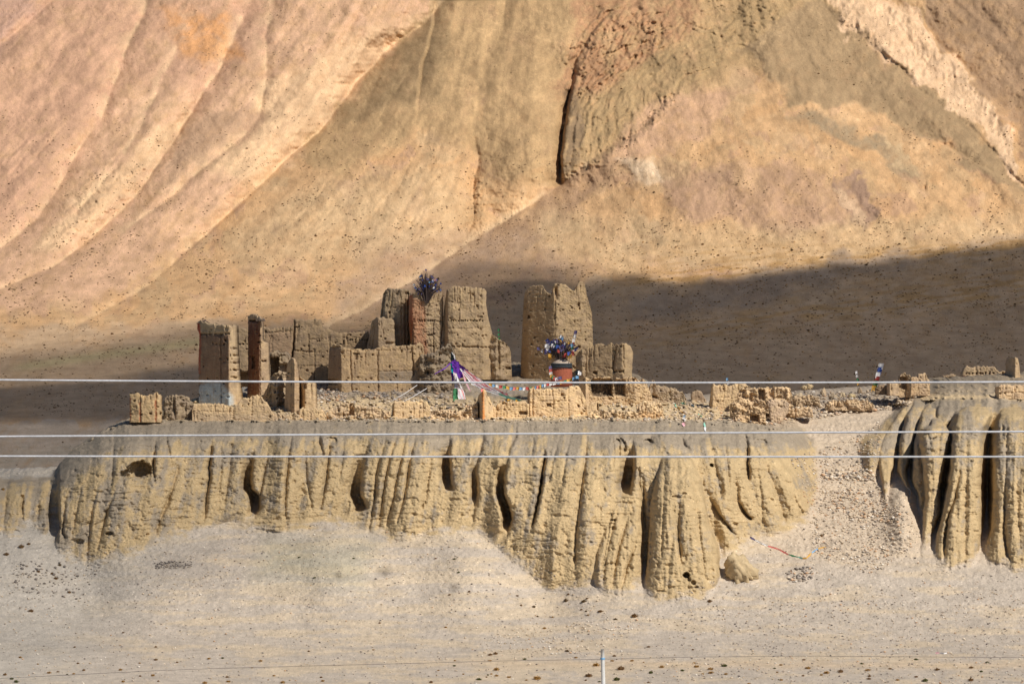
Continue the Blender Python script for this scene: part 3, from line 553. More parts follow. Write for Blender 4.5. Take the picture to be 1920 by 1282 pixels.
def build_cloud():
    us = np.arange(-860, 2860, 12.)
    # valley and mountain part
    vs = np.arange(330, 885, 5.)
    UU, VV = np.meshgrid(us, vs); D = baseB(VV); op = cloud_opacity(UU, VV)
    G1 = ray(UU, VV, D)
    # plateau and cliff part
    ys = np.arange(484, 352, -4.)
    Y = np.broadcast_to(ys[:, None], (len(ys), len(us))); U2 = np.broadcast_to(us, Y.shape)
    Z = np.interp(Y, [352, 380, 396, 440, 484], [-19, -17, -6.5, -3.5, -12])
    G2 = np.stack([(U2 - 960) * K * Y, Y, Z], -1)
    n = fbm(U2 / 120, Y / 12, 3)
    back = ss(409, 418, Y + 4 * n) * (.42 - .08 * ss(1250, 1500, U2))
    far = ss(446, 466, Y) * .8
    left = (1 - ss(350, 900, U2 + 120 * n)) * (1 - ss(404, 412, Y)) * ss(368, 384, Y) * .34
    left2 = np.maximum((1 - ss(100, 500, U2)) * .18, (1 - ss(90, 130, U2)) * .5 * ss(378, 388, Y)) * (1 - ss(412, 420, Y))
    op2 = np.maximum(np.maximum(np.maximum(back, far), left), left2)
    G = np.concatenate([G1, G2], 0); OP = np.concatenate([op, op2], 0)
    H = 430.0
    t = (H - G[..., 2]) / SUN[2]
    P = G + SUN[None, None] * t[..., None]
    a = 1 - np.sqrt(1 - np.clip(OP, 0, .97))
    nr, nc = OP.shape
    th = 6 + 40 * OP + 10 * fbm(P[..., 0] / 60, P[..., 1] / 60, 3) * OP
    T = P + SUN[None, None] * th[..., None]
    V = np.concatenate([P.reshape(-1, 3), T.reshape(-1, 3)])
    f = grid_faces(nr, nc); keep = (OP.ravel()[f] > .01).any(1); f = f[keep]
    # side skirts: every border edge of the kept area is walled
    F2 = [f[:, ::-1], f + nr * nc]
    e = np.concatenate([f[:, [0, 1]], f[:, [1, 2]], f[:, [2, 3]], f[:, [3, 0]]])
    key = np.sort(e, 1); kk = key[:, 0].astype(np.int64) * nr * nc * 2 + key[:, 1]
    un, idx, cnt = np.unique(kk, return_index=True, return_counts=True)
    b = e[idx[cnt == 1]]
    F2.append(np.stack([b[:, 0], b[:, 1], b[:, 1] + nr * nc, b[:, 0] + nr * nc], 1))
    A = np.concatenate([a.ravel()] * 2)
    me = mesh_np('cloud', V, np.concatenate(F2), np.stack([A, A, A], -1))
    m = bpy.data.materials.new('cloud_vapour'); m.use_nodes = True; t_ = m.node_tree; N = t_.nodes; L = t_.links; N.clear()
    at = N.new('ShaderNodeAttribute'); at.attribute_name = 'Col'
    tr = N.new('ShaderNodeBsdfTransparent'); df = N.new('ShaderNodeBsdfDiffuse'); df.inputs[0].default_value = (.9, .9, .9, 1)
    tl = N.new('ShaderNodeBsdfTranslucent'); tl.inputs[0].default_value = (.9, .9, .9, 1)
    ml = N.new('ShaderNodeMixShader'); ml.inputs[0].default_value = .3; L.new(df.outputs[0], ml.inputs[1]); L.new(tl.outputs[0], ml.inputs[2])
    mx = N.new('ShaderNodeMixShader'); L.new(at.outputs['Fac'], mx.inputs[0]); L.new(tr.outputs[0], mx.inputs[1]); L.new(ml.outputs[0], mx.inputs[2])
    o_ = N.new('ShaderNodeOutputMaterial'); L.new(mx.outputs[0], o_.inputs[0])
    o = link('cloud', me, m); tag(o, 'unseen broken cloud shaped to shade the valley and plateau', None, None, 'structure')
build_cloud()

# ================================================================== RUINED WALLS AND TOWERS
EARTH = (.51, .36, .225)
def arr_tab(pts, x): return tab(pts, x)
def slab(name, label, cat, top, bot, y, thick=1.0, L=None, R_=None, prof=None, rough=.05, lump=.1, batter=0.0, cuts=(), cracks=(), holes=(), zones=(), col=EARTH, group=None, parent=None, step=1.25, edge=.12, lifts=7.0, ragged=1.8, seed=0.0):
    ragged = ragged * 1.15; edge = edge * .5
    cracks = [(p_, A_ * (.75 if A_ < .35 else 1), w_) for p_, A_, w_ in cracks]
    """earth wall with a ragged top: outline in photo pixels, y its distance, prof its turn in plan"""
    tops = np.array(top, float)
    if L is None: L = [(0, tops[0, 0])]
    if R_ is None: R_ = [(0, tops[-1, 0])]
    v0 = tops[:, 1].min(); uw = max(q[1] for q in R_) - min(q[1] for q in L)
    ns = max(8, int(uw / step)); nt = max(8, int((bot - v0) / step))
    s = np.linspace(0, 1, ns)[None, :]; t = np.linspace(0, 1, nt)[:, None]
    vm = tops[:, 1].mean() + 0 * s
    uu = tab(L, vm) + (tab(R_, vm) - tab(L, vm)) * s
    tv = np.interp(uu, tops[:, 0], tops[:, 1])
    sd = seed + tops[0, 0] * .37
    tv = tv + ragged * (fbm(uu / 6.0 + sd, uu * 0 + sd, 3) + .9 * np.round(1.3 * fbm(uu / 9.0 + sd + 5, uu * 0 + sd, 2))) + .4 * ragged * fbm(uu / 1.8 + sd, uu * 0, 1)
    vv = tv + (bot - tv) * t
    l = tab(L, vv) + .6 * fbm(vv / 7 + sd, vv * 0, 3) * (ragged > 0); r = tab(R_, vv) + .6 * fbm(vv / 7 + sd + 40, vv * 0, 3) * (ragged > 0)
    u = l + (r - l) * s
    off = tab(prof, u) if prof else 0 * u
    d = y + off + batter * (bot - vv) * .04
    px = .042
    kk = .42 if lump < .22 else .8
    rel = kk * lump * fbm(u / 16 + sd, vv / 14, 3) + .62 * rough * fbm(u / 3.2 + sd, vv / 2.4, 3) + .3 * rough * fbm(u / 9 + sd, vv / 1.7, 2)
    if lifts: rel = rel + .022 * np.maximum(0, np.sin((vv + .8 * fbm(u / 20, vv / 20, 2)) * 2 * np.pi / lifts) - .82) * 5 * ss(-.3, .3, fbm(u / 14 + sd, vv / 14, 2))
    for pts, wl, wr in cuts: rel = rel + crease(u, vv, pts, wl, wr)
    rs_ = np.random.RandomState(int(abs(tops[0, 0]) * 3 + abs(tops[0, 1])))
    for k_ in range(int(uw / 9)):
        a_ = rs_.uniform(tops[0, 0] + 2, tops[-1, 0] - 2); b_ = float(np.interp(a_, tops[:, 0], tops[:, 1])); l_ = rs_.uniform(5, 32)
        if rs_.rand() < .35: b_ += rs_.uniform(6, 30)
        rel = rel + crease(u, vv, [(a_, b_ - 3, rs_.uniform(.08, .26)), (a_ + rs_.uniform(-1.5, 1.5), b_ + l_, .02)], rs_.uniform(.7, 1.6), rs_.uniform(.7, 1.6))
    for k_ in range(int(uw * (bot - v0) / 420)):
        a_ = rs_.uniform(tops[0, 0], tops[-1, 0]); b_ = rs_.uniform(v0 + 5, bot - 8); r1, r2 = rs_.uniform(.8, 2.6, 2)
        rel = rel + rs_.uniform(.08, .3) * ss(1.2, .7, ((u - a_) / r1) ** 2 + ((vv - b_) / r2) ** 2 + .4 * fbm(u / 2, vv / 2, 2))
    for pts, A, wv in cracks:               # near-horizontal cracks: (u, v) points
        p = np.array(pts, float); m = (u >= p[0, 0]) & (u <= p[-1, 0])
        vc = np.interp(u, p[:, 0], p[:, 1]) + 1.0 * fbm(u / 6, u * 0 + sd, 2)
        rel = rel + np.where(m, A * np.exp(-((vv - vc) / wv) ** 2) * ss(-.5, 0, fbm(u / 5 + sd, u * 0 + 3, 2)), 0)
    for a, b, ru, rv, A in holes:
        q = np.maximum(np.abs((u - a) / ru), np.abs((vv - b) / rv)); rel = rel + A * ss(1.15, .85, q + .12 * fbm(u / 3, vv / 3, 2))
    # soften the arrises
    e = np.minimum(np.minimum(s, 1 - s) * (r - l), 4) / 4; et = np.minimum((vv - tv), 3) / 3
    rel = rel + edge * ((1 - e) ** 2 + (1 - et) ** 2)
    Fr = ray(u, vv, d) + np.stack([0 * rel, rel, 0 * rel], -1)
    bk = ray(u, vv, d); offb = off.max() if prof and thick > 1.6 else off
    bk[..., 1] = y + offb + thick + batter * (bot - vv) * -.02 + lump * fbm(u / 14 + 9, vv / 12 + sd, 3)
    bk[..., 0] += 0
    # inset the top of the back a little for a worn crest
    V = np.concatenate([Fr.reshape(-1, 3), bk.reshape(-1, 3)])
    n = ns * nt; i = np.arange(n).reshape(nt, ns)
    f = [grid_faces(nt, ns), grid_faces(nt, ns, True) + n]
    mid = 0
    def strip(a, b_): return np.stack([a[:-1], a[1:], b_[1:], b_[:-1]], 1)
    f.append(strip(i[0], i[0] + n)); f.append(strip(i[-1] + n, i[-1])); f.append(strip(i[:, 0] + n, i[:, 0])); f.append(strip(i[:, -1], i[:, -1] + n))
    c = np.zeros(u.shape + (3,)) + np.array(col)
    k1 = fbm(u / 14 + sd, vv / 11, 3); k2 = fbm(u / 3.0, vv / 26 + sd, 2); k3 = fbm(u / 4, vv / 3 + sd, 2)
    c = c * (1 + .14 * k1 + .13 * k2 + .09 * k3)[..., None]
    c[..., 2] *= (1 - .06 * k1)
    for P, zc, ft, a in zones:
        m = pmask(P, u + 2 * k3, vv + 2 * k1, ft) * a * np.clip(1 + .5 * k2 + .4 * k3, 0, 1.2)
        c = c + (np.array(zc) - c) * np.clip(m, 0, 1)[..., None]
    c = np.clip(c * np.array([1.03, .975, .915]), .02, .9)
    me = mesh_np(name, V, np.concatenate(f), np.concatenate([c.reshape(-1, 3), c.reshape(-1, 3)]))
    o = link(name, me, M_wall, parent)
    if label or cat: tag(o, label, cat, group)
    return o
def putlogs(u0, u1, v, n, r=1.0): return [(u0 + (u1 - u0) * (k + .2 * math.sin(k * 5)) / max(1, n - 1), v + .5 * math.sin(k * 3), r, r, .5) for k in range(n)]
DIM = (.40, .30, .195); RED = (.42, .165, .09); BRN = (.30, .205, .145); CREAM = (.60, .455, .285); GRY = (.36, .29, .21); BLK = (.10, .075, .055)
def rub(u0, u1, v, h, n, w=8):
    return None
# --- front edge of the plateau, from the left
slab('ruined_wall', 'low ruined wall with red upright stripes at the far left end of the plateau', 'ruined wall', [(243, 740), (255, 738), (262, 740), (275, 743), (288, 737), (302, 741)], 792, 394.6, 1.6,
     prof=[(243, .5), (262, .1), (290, 0), (302, .4)], cuts=[([(262, 738, .3), (263, 790, .3)], 1.5, 1.5), ([(291, 738, .3), (291, 790, .3)], 1.5, 3)], holes=[(252, 751, 1.5, 1.5, .5), (265, 777, 2, 1.5, .5), (282, 775, 2, 2, .5), (300, 776, 1.5, 1.5, .5)],
     zones=[([(242, 745), (245, 745), (246, 790), (242, 790)], RED, .6, .8), ([(261, 752), (264, 752), (264, 790), (261, 790)], RED, .6, .8), ([(290, 750), (293, 750), (294, 790), (291, 790)], RED, .6, .8)], col=(.56, .42, .25), lump=.12)
slab('ruined_wall', 'lumpy grey-brown wall stub standing between the red-striped wall and the tall left tower', 'ruined wall', [(306, 752), (310, 744), (322, 741), (340, 741), (352, 744), (360, 756)], 790, 397, 1.6,
     prof=[(306, .4), (330, 0), (360, .6)], rough=.14, lump=.3, cuts=[([(325, 755, .5), (327, 775, .5)], 1.5, 3)], holes=[(343, 763, 7, 7, .25)], col=GRY, lifts=0)
slab('ruined_wall', 'long cream wall with a stepped hump below the tall left tower, on the cliff rim', 'ruined wall', [(360, 768), (364, 757), (386, 757), (418, 758), (438, 765), (446, 757), (452, 749), (466, 745), (482, 741), (490, 741), (494, 750), (502, 757), (510, 772), (514, 776)], 795, 396.2, 1.3,
     zones=[([(360, 775), (520, 778), (520, 790), (360, 790)], (.50, .40, .29), 4, .6)], cracks=[([(362, 770), (440, 772)], .1, 1), ([(440, 762), (500, 764)], .06, 1)], cuts=[([(438, 760, .1), (436, 790, .2)], 3, 3)], col=CREAM, rough=.06)
slab('ruined_wall', 'low pale broken wall at the foot of the leaning twin pillars', 'ruined wall', [(512, 778), (524, 774), (538, 777), (552, 774), (562, 779)], 796, 396.4, 1.2, col=(.55, .43, .29), rough=.16, lump=.2)
slab('ruined_wall', 'bright block-shaped wall end right of the leaning twin pillars', 'ruined wall', [(556, 768), (572, 765), (592, 766), (606, 770), (612, 778)], 794, 396.6, 1.4, prof=[(556, .6), (561, 0), (612, .3)], col=CREAM, rough=.1)
slab('ruined_wall', 'cream broken wall with a narrow dark doorway slit near the cliff rim', 'ruined wall', [(612, 774), (628, 765), (646, 755), (660, 757), (676, 760), (700, 762), (718, 768), (732, 772)], 794, 397.5, 1.3,
     holes=[(659, 767, 4.5, 11, 1.0), (671, 750, 4, 6, .6)], cracks=[([(662, 783), (700, 786)], .3, 1.2)], col=(.58, .45, .30), rough=.16, lump=.25)
slab('ruined_wall', 'low squared cream wall below the purple streamers, left of the orange-edged pillar', 'ruined wall', [(735, 757), (742, 753), (765, 752), (785, 752), (790, 749), (798, 753), (806, 760)], 790, 398.4, 1.3,
     prof=[(735, .8), (739, 0), (806, .4)], cuts=[([(786, 752, .15), (785, 790, .15)], 1.5, 1.5)], cracks=[([(738, 766), (786, 767)], .06, 1)], col=(.60, .46, .29), rough=.07)
slab('ruined_wall', 'crumbling low wall of pale rubble left of the orange-edged pillar', 'ruined wall', [(806, 772), (830, 768), (850, 771), (868, 768), (880, 760), (896, 756)], 794, 397.2, 1.3, rough=.22, lump=.35, holes=[(852, 772, 3, 2, .4), (868, 779, 4, 2, .3)], col=(.57, .44, .30), lifts=0)
slab('earth_pillar', 'short earthen pillar with a bright orange edge and dark left face on the cliff rim', 'pillar', [(894, 746), (900, 738), (904, 733), (908, 731), (912, 733), (914, 742), (920, 750), (926, 768)], 792, 396.2, 1.8,
     L=[(731, 900), (748, 895), (760, 893), (792, 893)], R_=[(731, 913), (745, 917), (760, 924), (792, 927)], prof=[(893, 2.6), (904.5, 0), (913, .1), (927, .9)],
     zones=[([(903, 732), (908, 731), (909, 790), (905, 790)], (.68, .29, .10), .7, .9)], col=CREAM, rough=.04, lump=.05, lifts=0)
slab('brick_wall', 'low wall of small pale mud bricks right of the orange-edged pillar', 'ruined wall', [(924, 764), (935, 756), (950, 752), (966, 754), (980, 751), (992, 757)], 790, 398, 1.2, holes=[(945, 756, 4, 2, .5), (981, 774, 7, 3, .7)],
     cracks=[([(924, 760 + 4 * k), (992, 760 + 4 * k)], .09, .8) for k in range(6)], cuts=[([(930 + 7 * k, 758, .06), (930 + 7 * k, 786, .06)], .7, .7) for k in range(9)], col=(.60, .455, .28), rough=.06)
slab('brick_wall', 'large cream mud-brick wall with a small square niche below the round red shrine', 'ruined wall', [(989, 738), (992, 729), (1000, 727), (1012, 731), (1022, 728), (1040, 730), (1052, 726), (1062, 731), (1070, 723), (1084, 722), (1092, 735), (1098, 750)], 790, 399, 1.5,
     prof=[(989, .9), (993, 0), (1060, 0), (1098, .7)], holes=[(1029, 759, 4, 2.6, .6), (1054, 740, 2.5, 2.5, .35), (1021, 783, 8, 1.5, .4)], cuts=[([(999, 735, .2), (999, 785, .2)], 1, 1), ([(1036, 737, .12), (1037, 750, .12)], 1, 1), ([(1065, 752, .15), (1066, 775, .2)], 1, 2)],
     cracks=[([(1000, 740), (1060, 741)], .12, .9), ([(1010, 752), (1062, 751)], .16, .9), ([(1000, 763), (1040, 764)], .08, .8), ([(992, 783), (1050, 785)], .2, 1)], col=CREAM, rough=.08, lump=.12)
slab('ruined_wall', 'small low brick stub standing right below the black rooms', 'ruined wall', [(1098, 757), (1110, 753), (1122, 755), (1124, 768)], 784, 400, 1., holes=[(1121, 762, 1.5, 6, .5)], cracks=[([(1100, 758 + 4 * k), (1122, 758 + 4 * k)], .07, .8) for k in range(4)], col=(.58, .45, .29))
slab('ruined_wall', 'pale ragged wall of flaked plaster on the rim under the coloured scarf string', 'ruined wall', [(1194, 762), (1203, 754), (1212, 751), (1222, 755), (1236, 753), (1244, 765)], 790, 398.5, 1.1, col=(.64, .50, .33), rough=.2, lump=.2, lifts=0, zones=[([(1195, 772), (1245, 772), (1245, 790), (1195, 790)], (.60, .38, .18), 5, .5)])
# --- black rooms
slab('roofless_house', 'roofless earthen house with two black rooms and a pale gable, right of the round shrine', 'ruined house', [(1088, 720), (1098, 706), (1106, 713), (1120, 708), (1146, 706), (1150, 712), (1158, 708), (1172, 709), (1186, 707), (1200, 713), (1207, 709), (1213, 720), (1222, 748)], 770, 409, 3.0,
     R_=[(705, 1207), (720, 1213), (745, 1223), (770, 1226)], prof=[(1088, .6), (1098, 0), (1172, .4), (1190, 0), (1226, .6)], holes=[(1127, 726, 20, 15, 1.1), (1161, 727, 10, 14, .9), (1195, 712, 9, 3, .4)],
     zones=[([(1106, 712), (1148, 712), (1148, 742), (1110, 742)], BLK, 3, .95), ([(1151, 714), (1171, 714), (1172, 741), (1152, 741)], BLK, 3, .85)], col=(.55, .42, .27), rough=.14, lump=.12)  # zones colour the two recessed rooms black
slab('earth_pillar', 'thin leaning wall end with a dark face beside the black-and-white tied scarves', 'pillar', [(1083, 703), (1086, 699), (1090, 697), (1095, 702), (1104, 710)], 760, 405.5, 1.4, L=[(697, 1084), (730, 1087), (760, 1096)], R_=[(697, 1092), (715, 1101), (760, 1106)],
     prof=[(1083, 2.2), (1091, .8), (1098, 0), (1106, .3)], col=(.52, .39, .25), ragged=.6)
# --- left towers
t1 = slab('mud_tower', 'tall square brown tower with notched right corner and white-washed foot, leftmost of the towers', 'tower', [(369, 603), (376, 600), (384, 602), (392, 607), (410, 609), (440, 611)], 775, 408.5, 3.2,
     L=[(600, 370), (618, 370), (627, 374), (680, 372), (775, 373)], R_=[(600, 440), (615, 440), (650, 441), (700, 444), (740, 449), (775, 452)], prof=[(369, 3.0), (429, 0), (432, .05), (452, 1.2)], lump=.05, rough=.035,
     cuts=[([(414, 630, .3), (415, 760, .2)], 1.2, 1.2), ([(431, 626, .12), (432, 750, .1)], 1, 3)],
     cracks=[([(372, 627), (430, 626)], .35, 1.6)] + [([(432, v), (446, v - .5)], .7, 1.7) for v in (654, 667, 681, 694, 708)] + [([(374, 618), (432, 616)], .05, 2)],
     zones=[([(374, 627), (430, 627), (430, 775), (372, 775)], (.25, .165, .115), 3, .95), ([(369, 606), (375, 606), (377, 640), (375, 700), (370, 700)], (.45, .09, .05), 1.2, .9), ([(372, 722), (392, 716), (414, 716), (437, 744), (437, 775), (371, 775)], (.44, .52, .58), 6, .95),  # first zone: brown wash on left face, darkened further for its shade
            ([(376, 640), (412, 640), (412, 715), (376, 715)], (.42, .27, .17), 14, .3)], col=(.47, .365, .24))
slab('parapet_cap', None, None, [(368, 604), (374, 600), (386, 600), (390, 604)], 607, 411.6, .7, col=(.13, .10, .09), rough=.1, parent=t1, lifts=0)
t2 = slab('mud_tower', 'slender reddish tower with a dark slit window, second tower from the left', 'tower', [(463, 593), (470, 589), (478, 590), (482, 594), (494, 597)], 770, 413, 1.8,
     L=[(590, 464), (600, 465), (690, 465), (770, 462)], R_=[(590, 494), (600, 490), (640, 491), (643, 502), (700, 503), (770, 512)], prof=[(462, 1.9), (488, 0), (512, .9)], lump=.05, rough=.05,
     cuts=[([(488, 640, .2), (488, 740, .2)], 1.5, 1)], holes=[(475, 679, 2.5, 11, .6), (476, 601, 8, 1.2, .4)], cracks=[([(490, 677), (499, 677)], .5, 1.5), ([(464, 602), (492, 602)], .4, 1.4)],
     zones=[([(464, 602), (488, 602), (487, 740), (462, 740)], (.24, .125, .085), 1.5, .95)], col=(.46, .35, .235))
slab('parapet_cap', None, None, [(479, 598), (484, 595), (495, 596), (497, 600)], 602, 412.4, .9, col=(.16, .13, .11), rough=.1, parent=t2, lifts=0)
slab('ruined_wall', 'long dim back wall with a tall black crack behind the two left towers', 'ruined wall', [(438, 612), (462, 616), (500, 612), (506, 618), (520, 614), (548, 612), (551, 598), (575, 600), (601, 598), (604, 614), (625, 621), (642, 626)], 750, 428, 1.4,
     cuts=[([(552, 606, .4), (551, 640, 1.2), (547, 678, 1.2), (545, 690, .3)], 1.8, 1.5), ([(579, 636, .2), (579, 660, .3)], 1, 1), ([(590, 662, .2), (590, 720, .3)], 1, 1), ([(465, 620, .3), (465, 700, .2)], 1, 3)], holes=[(455, 716, 10, 18, 1.2)] + putlogs(445, 462, 645, 4) + putlogs(553, 565, 613, 4),
     cracks=[([(552, 657), (588, 660)], .3, 1.2), ([(552, 685), (616, 687)], .12, 1), ([(580, 636), (612, 635)], .15, 1), ([(500, 624), (548, 620)], .2, 1)], zones=[([(500, 622), (548, 620), (548, 690), (500, 690)], (.40, .275, .19), 6, .5)], col=DIM, lump=.1)
slab('ruined_wall', 'dim back wall with a row of small beam holes below the big castle', 'ruined wall', [(624, 628), (628, 624), (645, 623), (690, 622), (694, 640)], 735, 431, 1.2, holes=putlogs(656, 690, 637, 7, 1.1) + [(640, 640, 5, 1, .2)], cracks=[([(626, 634), (692, 633)], .12, 1.2)], col=DIM)
slab('ruined_house', 'collapsed grey house with a deep black opening beside the slender reddish tower', 'ruined house', [(500, 672), (506, 662), (514, 659), (526, 661), (538, 660), (544, 672), (546, 700)], 775, 418.5, 3,
     prof=[(500, .5), (508, 0), (546, .8)], holes=[(514, 690, 8, 19, 2.0), (530, 690, 7, 8, .6)], rough=.15, lump=.3, col=GRY, lifts=0)
slab('earth_mound', 'rounded heap of melted grey walls in front of the black opening', 'ruined wall', [(492, 742), (500, 728), (506, 712), (512, 700), (524, 697), (536, 700), (548, 714), (552, 740)], 790, 407, 2.6, prof=[(492, 2), (520, 0), (552, 1.6)], rough=.14, lump=.5, holes=[(516, 735, 1.5, 1.5, .4), (520, 747, 1.5, 1.5, .4)], cuts=[([(508, 720, .3), (510, 760, .3)], 3, 3)], col=(.37, .295, .21), lifts=0)
slab('earth_pillar', 'taller of the leaning twin pillars, dark left face and worn pointed top', 'pillar', [(534, 684), (540, 678), (546, 671), (552, 673), (556, 684), (560, 700)], 785, 402.5, 1.7, L=[(670, 541), (700, 537), (785, 532)], R_=[(670, 552), (690, 556), (720, 560), (785, 560)],
     prof=[(532, 2.2), (548, .4), (552, 0), (561, .3)], cuts=[([(547, 684, .15), (546, 780, .2)], 1, 1)], col=(.45, .335, .22), ragged=.9)
slab('earth_pillar', 'shorter of the leaning twin pillars, sunlit on the right and black on the left', 'pillar', [(556, 712), (562, 706), (568, 712), (574, 716), (590, 717)], 782, 403.4, 2.0, L=[(706, 557), (782, 556)], R_=[(706, 588), (720, 590), (782, 592)],
     prof=[(556, 2.4), (572, .0), (592, .2)], holes=[(572, 724, 2, 5, .5)], col=(.50, .385, .25), ragged=.7)
slab('castle_wall', 'wide sunlit building wall with a dark left end face and a T-shaped hole, centre of the ruins', 'ruined house', [(616, 652), (620, 648), (636, 646), (642, 652), (660, 655), (700, 655), (712, 651), (740, 649), (775, 647), (782, 645), (790, 644), (794, 652), (800, 655)], 765, 420, 4,
     L=[(640, 618), (700, 615), (765, 614)], R_=[(640, 790), (700, 800), (765, 803)], prof=[(614, 2.6), (640, 0), (773, .3), (803, .9)], holes=[(668, 663, 6, 1.3, .4), (668, 669, 2.5, 5, .25), (672, 652, 12, 1.5, .3), (690, 655, 3, 3, .4), (625, 716, 9, 5, .8)] + putlogs(660, 700, 650, 7, .9),
     cuts=[([(656, 656, .3), (660, 740, .3)], 1.2, 1.2), ([(708, 665, .3), (709, 740, .3)], 1.2, 1.2), ([(772, 656, .6), (776, 697, .6)], 1.5, 1.3), ([(790, 650, .3), (789, 730, .3)], 1, 2)],
     cracks=[([(642, 658), (800, 655)], .15, 1.2), ([(710, 696), (792, 694)], .15, 1), ([(616, 652), (642, 650)], .4, 1.6)], zones=[([(710, 696), (790, 694), (792, 716), (712, 716)], (.26, .23, .20), 3, .6), ([(616, 653), (640, 653), (640, 710), (616, 710)], (.34, .24, .165), 1.5, .8)], col=(.50, .375, .235), lump=.08)  # second zone: shade of the left end face put into its colour
# --- the big castle
slab('castle_wing', 'low block with a ribbed dark left flank at the left foot of the big castle', 'ruined house', [(694, 606), (700, 598), (712, 596), (732, 596), (737, 602)], 680, 425, 3, L=[(600, 697), (625, 693), (655, 687), (680, 684)], R_=[(600, 737), (680, 741)], prof=[(684, 3), (709, 0), (741, .2)],
     cuts=[([(700, 612, .2), (693, 650, .3)], 1, 1), ([(704, 612, .2), (699, 650, .3)], 1, 1)], holes=[(737, 617, 1, 1, .3), (732, 643, 9, 2, .4)], col=(.42, .325, .22), lump=.12)
slab('castle_tower', 'grey-brown left tower of the big castle with deep upright grooves', 'tower', [(717, 552), (720, 546), (728, 542), (748, 540), (764, 543), (770, 550)], 690, 430, 4, L=[(545, 719), (600, 712), (690, 706)], R_=[(545, 768), (690, 774)], prof=[(706, 1.6), (722, .5), (752, 0), (774, .9)],
     cuts=[([(722, 552, .3), (717, 590, .5)], 1.5, 1), ([(752, 562, .3), (754, 650, .4)], 1.2, 1.2), ([(760, 556, .4), (761, 655, .5)], 1.5, 1.5), ([(766, 552, .6), (767, 655, .7)], 2, 1), ([(736, 550, .1), (730, 590, .2)], 1, 1)], holes=[(730, 586, 2, 2, .3), (722, 550, 4, 1.2, .3), (763, 550, 3, 1.5, .5)], col=(.42, .33, .225), lump=.2)
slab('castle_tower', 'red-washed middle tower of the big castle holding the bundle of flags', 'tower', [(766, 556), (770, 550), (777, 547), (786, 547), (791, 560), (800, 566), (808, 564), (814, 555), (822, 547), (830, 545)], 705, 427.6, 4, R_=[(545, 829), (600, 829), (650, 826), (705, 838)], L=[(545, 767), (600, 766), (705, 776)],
     prof=[(766, 1.4), (773, .1), (780, 0), (838, .5)], holes=[(806, 628, 5, 1.3, .5), (814, 626, 1.2, 1.2, .4), (797, 644, 1.5, 4, .3)] + putlogs(787, 816, 601, 7, 1.1), cracks=[([(768, 603), (830, 602)], .15, 1.3), ([(803, 648), (818, 650)], .4, 1.3)],
     cuts=[([(773, 610, .3), (775, 650, .4)], 2, 1), ([(812, 610, .2), (813, 660, .3)], 1, 1)],
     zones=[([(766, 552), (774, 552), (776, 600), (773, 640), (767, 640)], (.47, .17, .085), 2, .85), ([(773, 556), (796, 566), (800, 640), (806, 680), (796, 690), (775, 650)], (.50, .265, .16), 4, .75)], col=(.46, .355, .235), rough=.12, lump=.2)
slab('castle_tower', 'broad tan right tower of the big castle with flaring base and beam holes', 'tower', [(834, 548), (838, 541), (846, 539), (860, 538), (878, 537), (898, 540), (908, 541), (913, 548)], 712, 427, 5, L=[(545, 837), (600, 830), (650, 829), (712, 838)],
     R_=[(545, 912), (568, 911), (595, 915), (626, 923), (650, 928), (712, 932)], prof=[(828, 1.4), (840, .2), (850, 0), (906, .1), (932, 1.6)], holes=putlogs(846, 904, 601, 14, 1.1) + [(861, 560, 1, 1, .3), (860, 581, 1.2, 1.2, .3), (902, 594, 3, 1, .3), (858, 628, 1, 1, .3), (843, 656, 6, 3, .6)],
     cracks=[([(836, 648), (920, 652)], .4, 1.3), ([(838, 567), (910, 568)], .08, 1), ([(834, 616), (918, 615)], .08, 1)], cuts=[([(862, 555, .1), (861, 600, .15)], 1, 1), ([(836, 548, .8), (833, 600, .6), (833, 650, .4)], 3, 2)],
     zones=[([(845, 615), (915, 612), (922, 650), (846, 650)], (.58, .44, .275), 4, .6)], col=(.51, .39, .25), lump=.16)
slab('castle_buttress', 'rounded bulging buttress stepping down at the right foot of the big castle', 'ruined wall', [(914, 640), (920, 625), (928, 629), (938, 636), (948, 643), (955, 656), (959, 680)], 712, 427.5, 3.4, R_=[(620, 940), (645, 953), (662, 958), (712, 960)], L=[(620, 916), (712, 918)],
     prof=[(914, .6), (930, 0), (945, .5), (960, 2.4)], cuts=[([(934, 640, .4), (936, 690, .5)], 2, 2), ([(948, 650, .2), (950, 690, .4)], 2, 2)], holes=[(952, 690, 5, 2.5, .7)], col=(.44, .34, .225), rough=.1, lump=.35, lifts=0)
slab('earth_mound', 'jumbled grey rubble mound in front of the red-washed castle tower', 'ruined wall', [(785, 672), (794, 664), (806, 662), (820, 658), (830, 650), (842, 646), (850, 655), (858, 680), (862, 700)], 765, 419, 3, prof=[(785, .8), (815, 0), (862, 2)], rough=.25, lump=.6, holes=[(800, 697, 4, 3, .5), (812, 745, 3, 5, .6)], col=(.33, .27, .20), lifts=0, edge=.5)
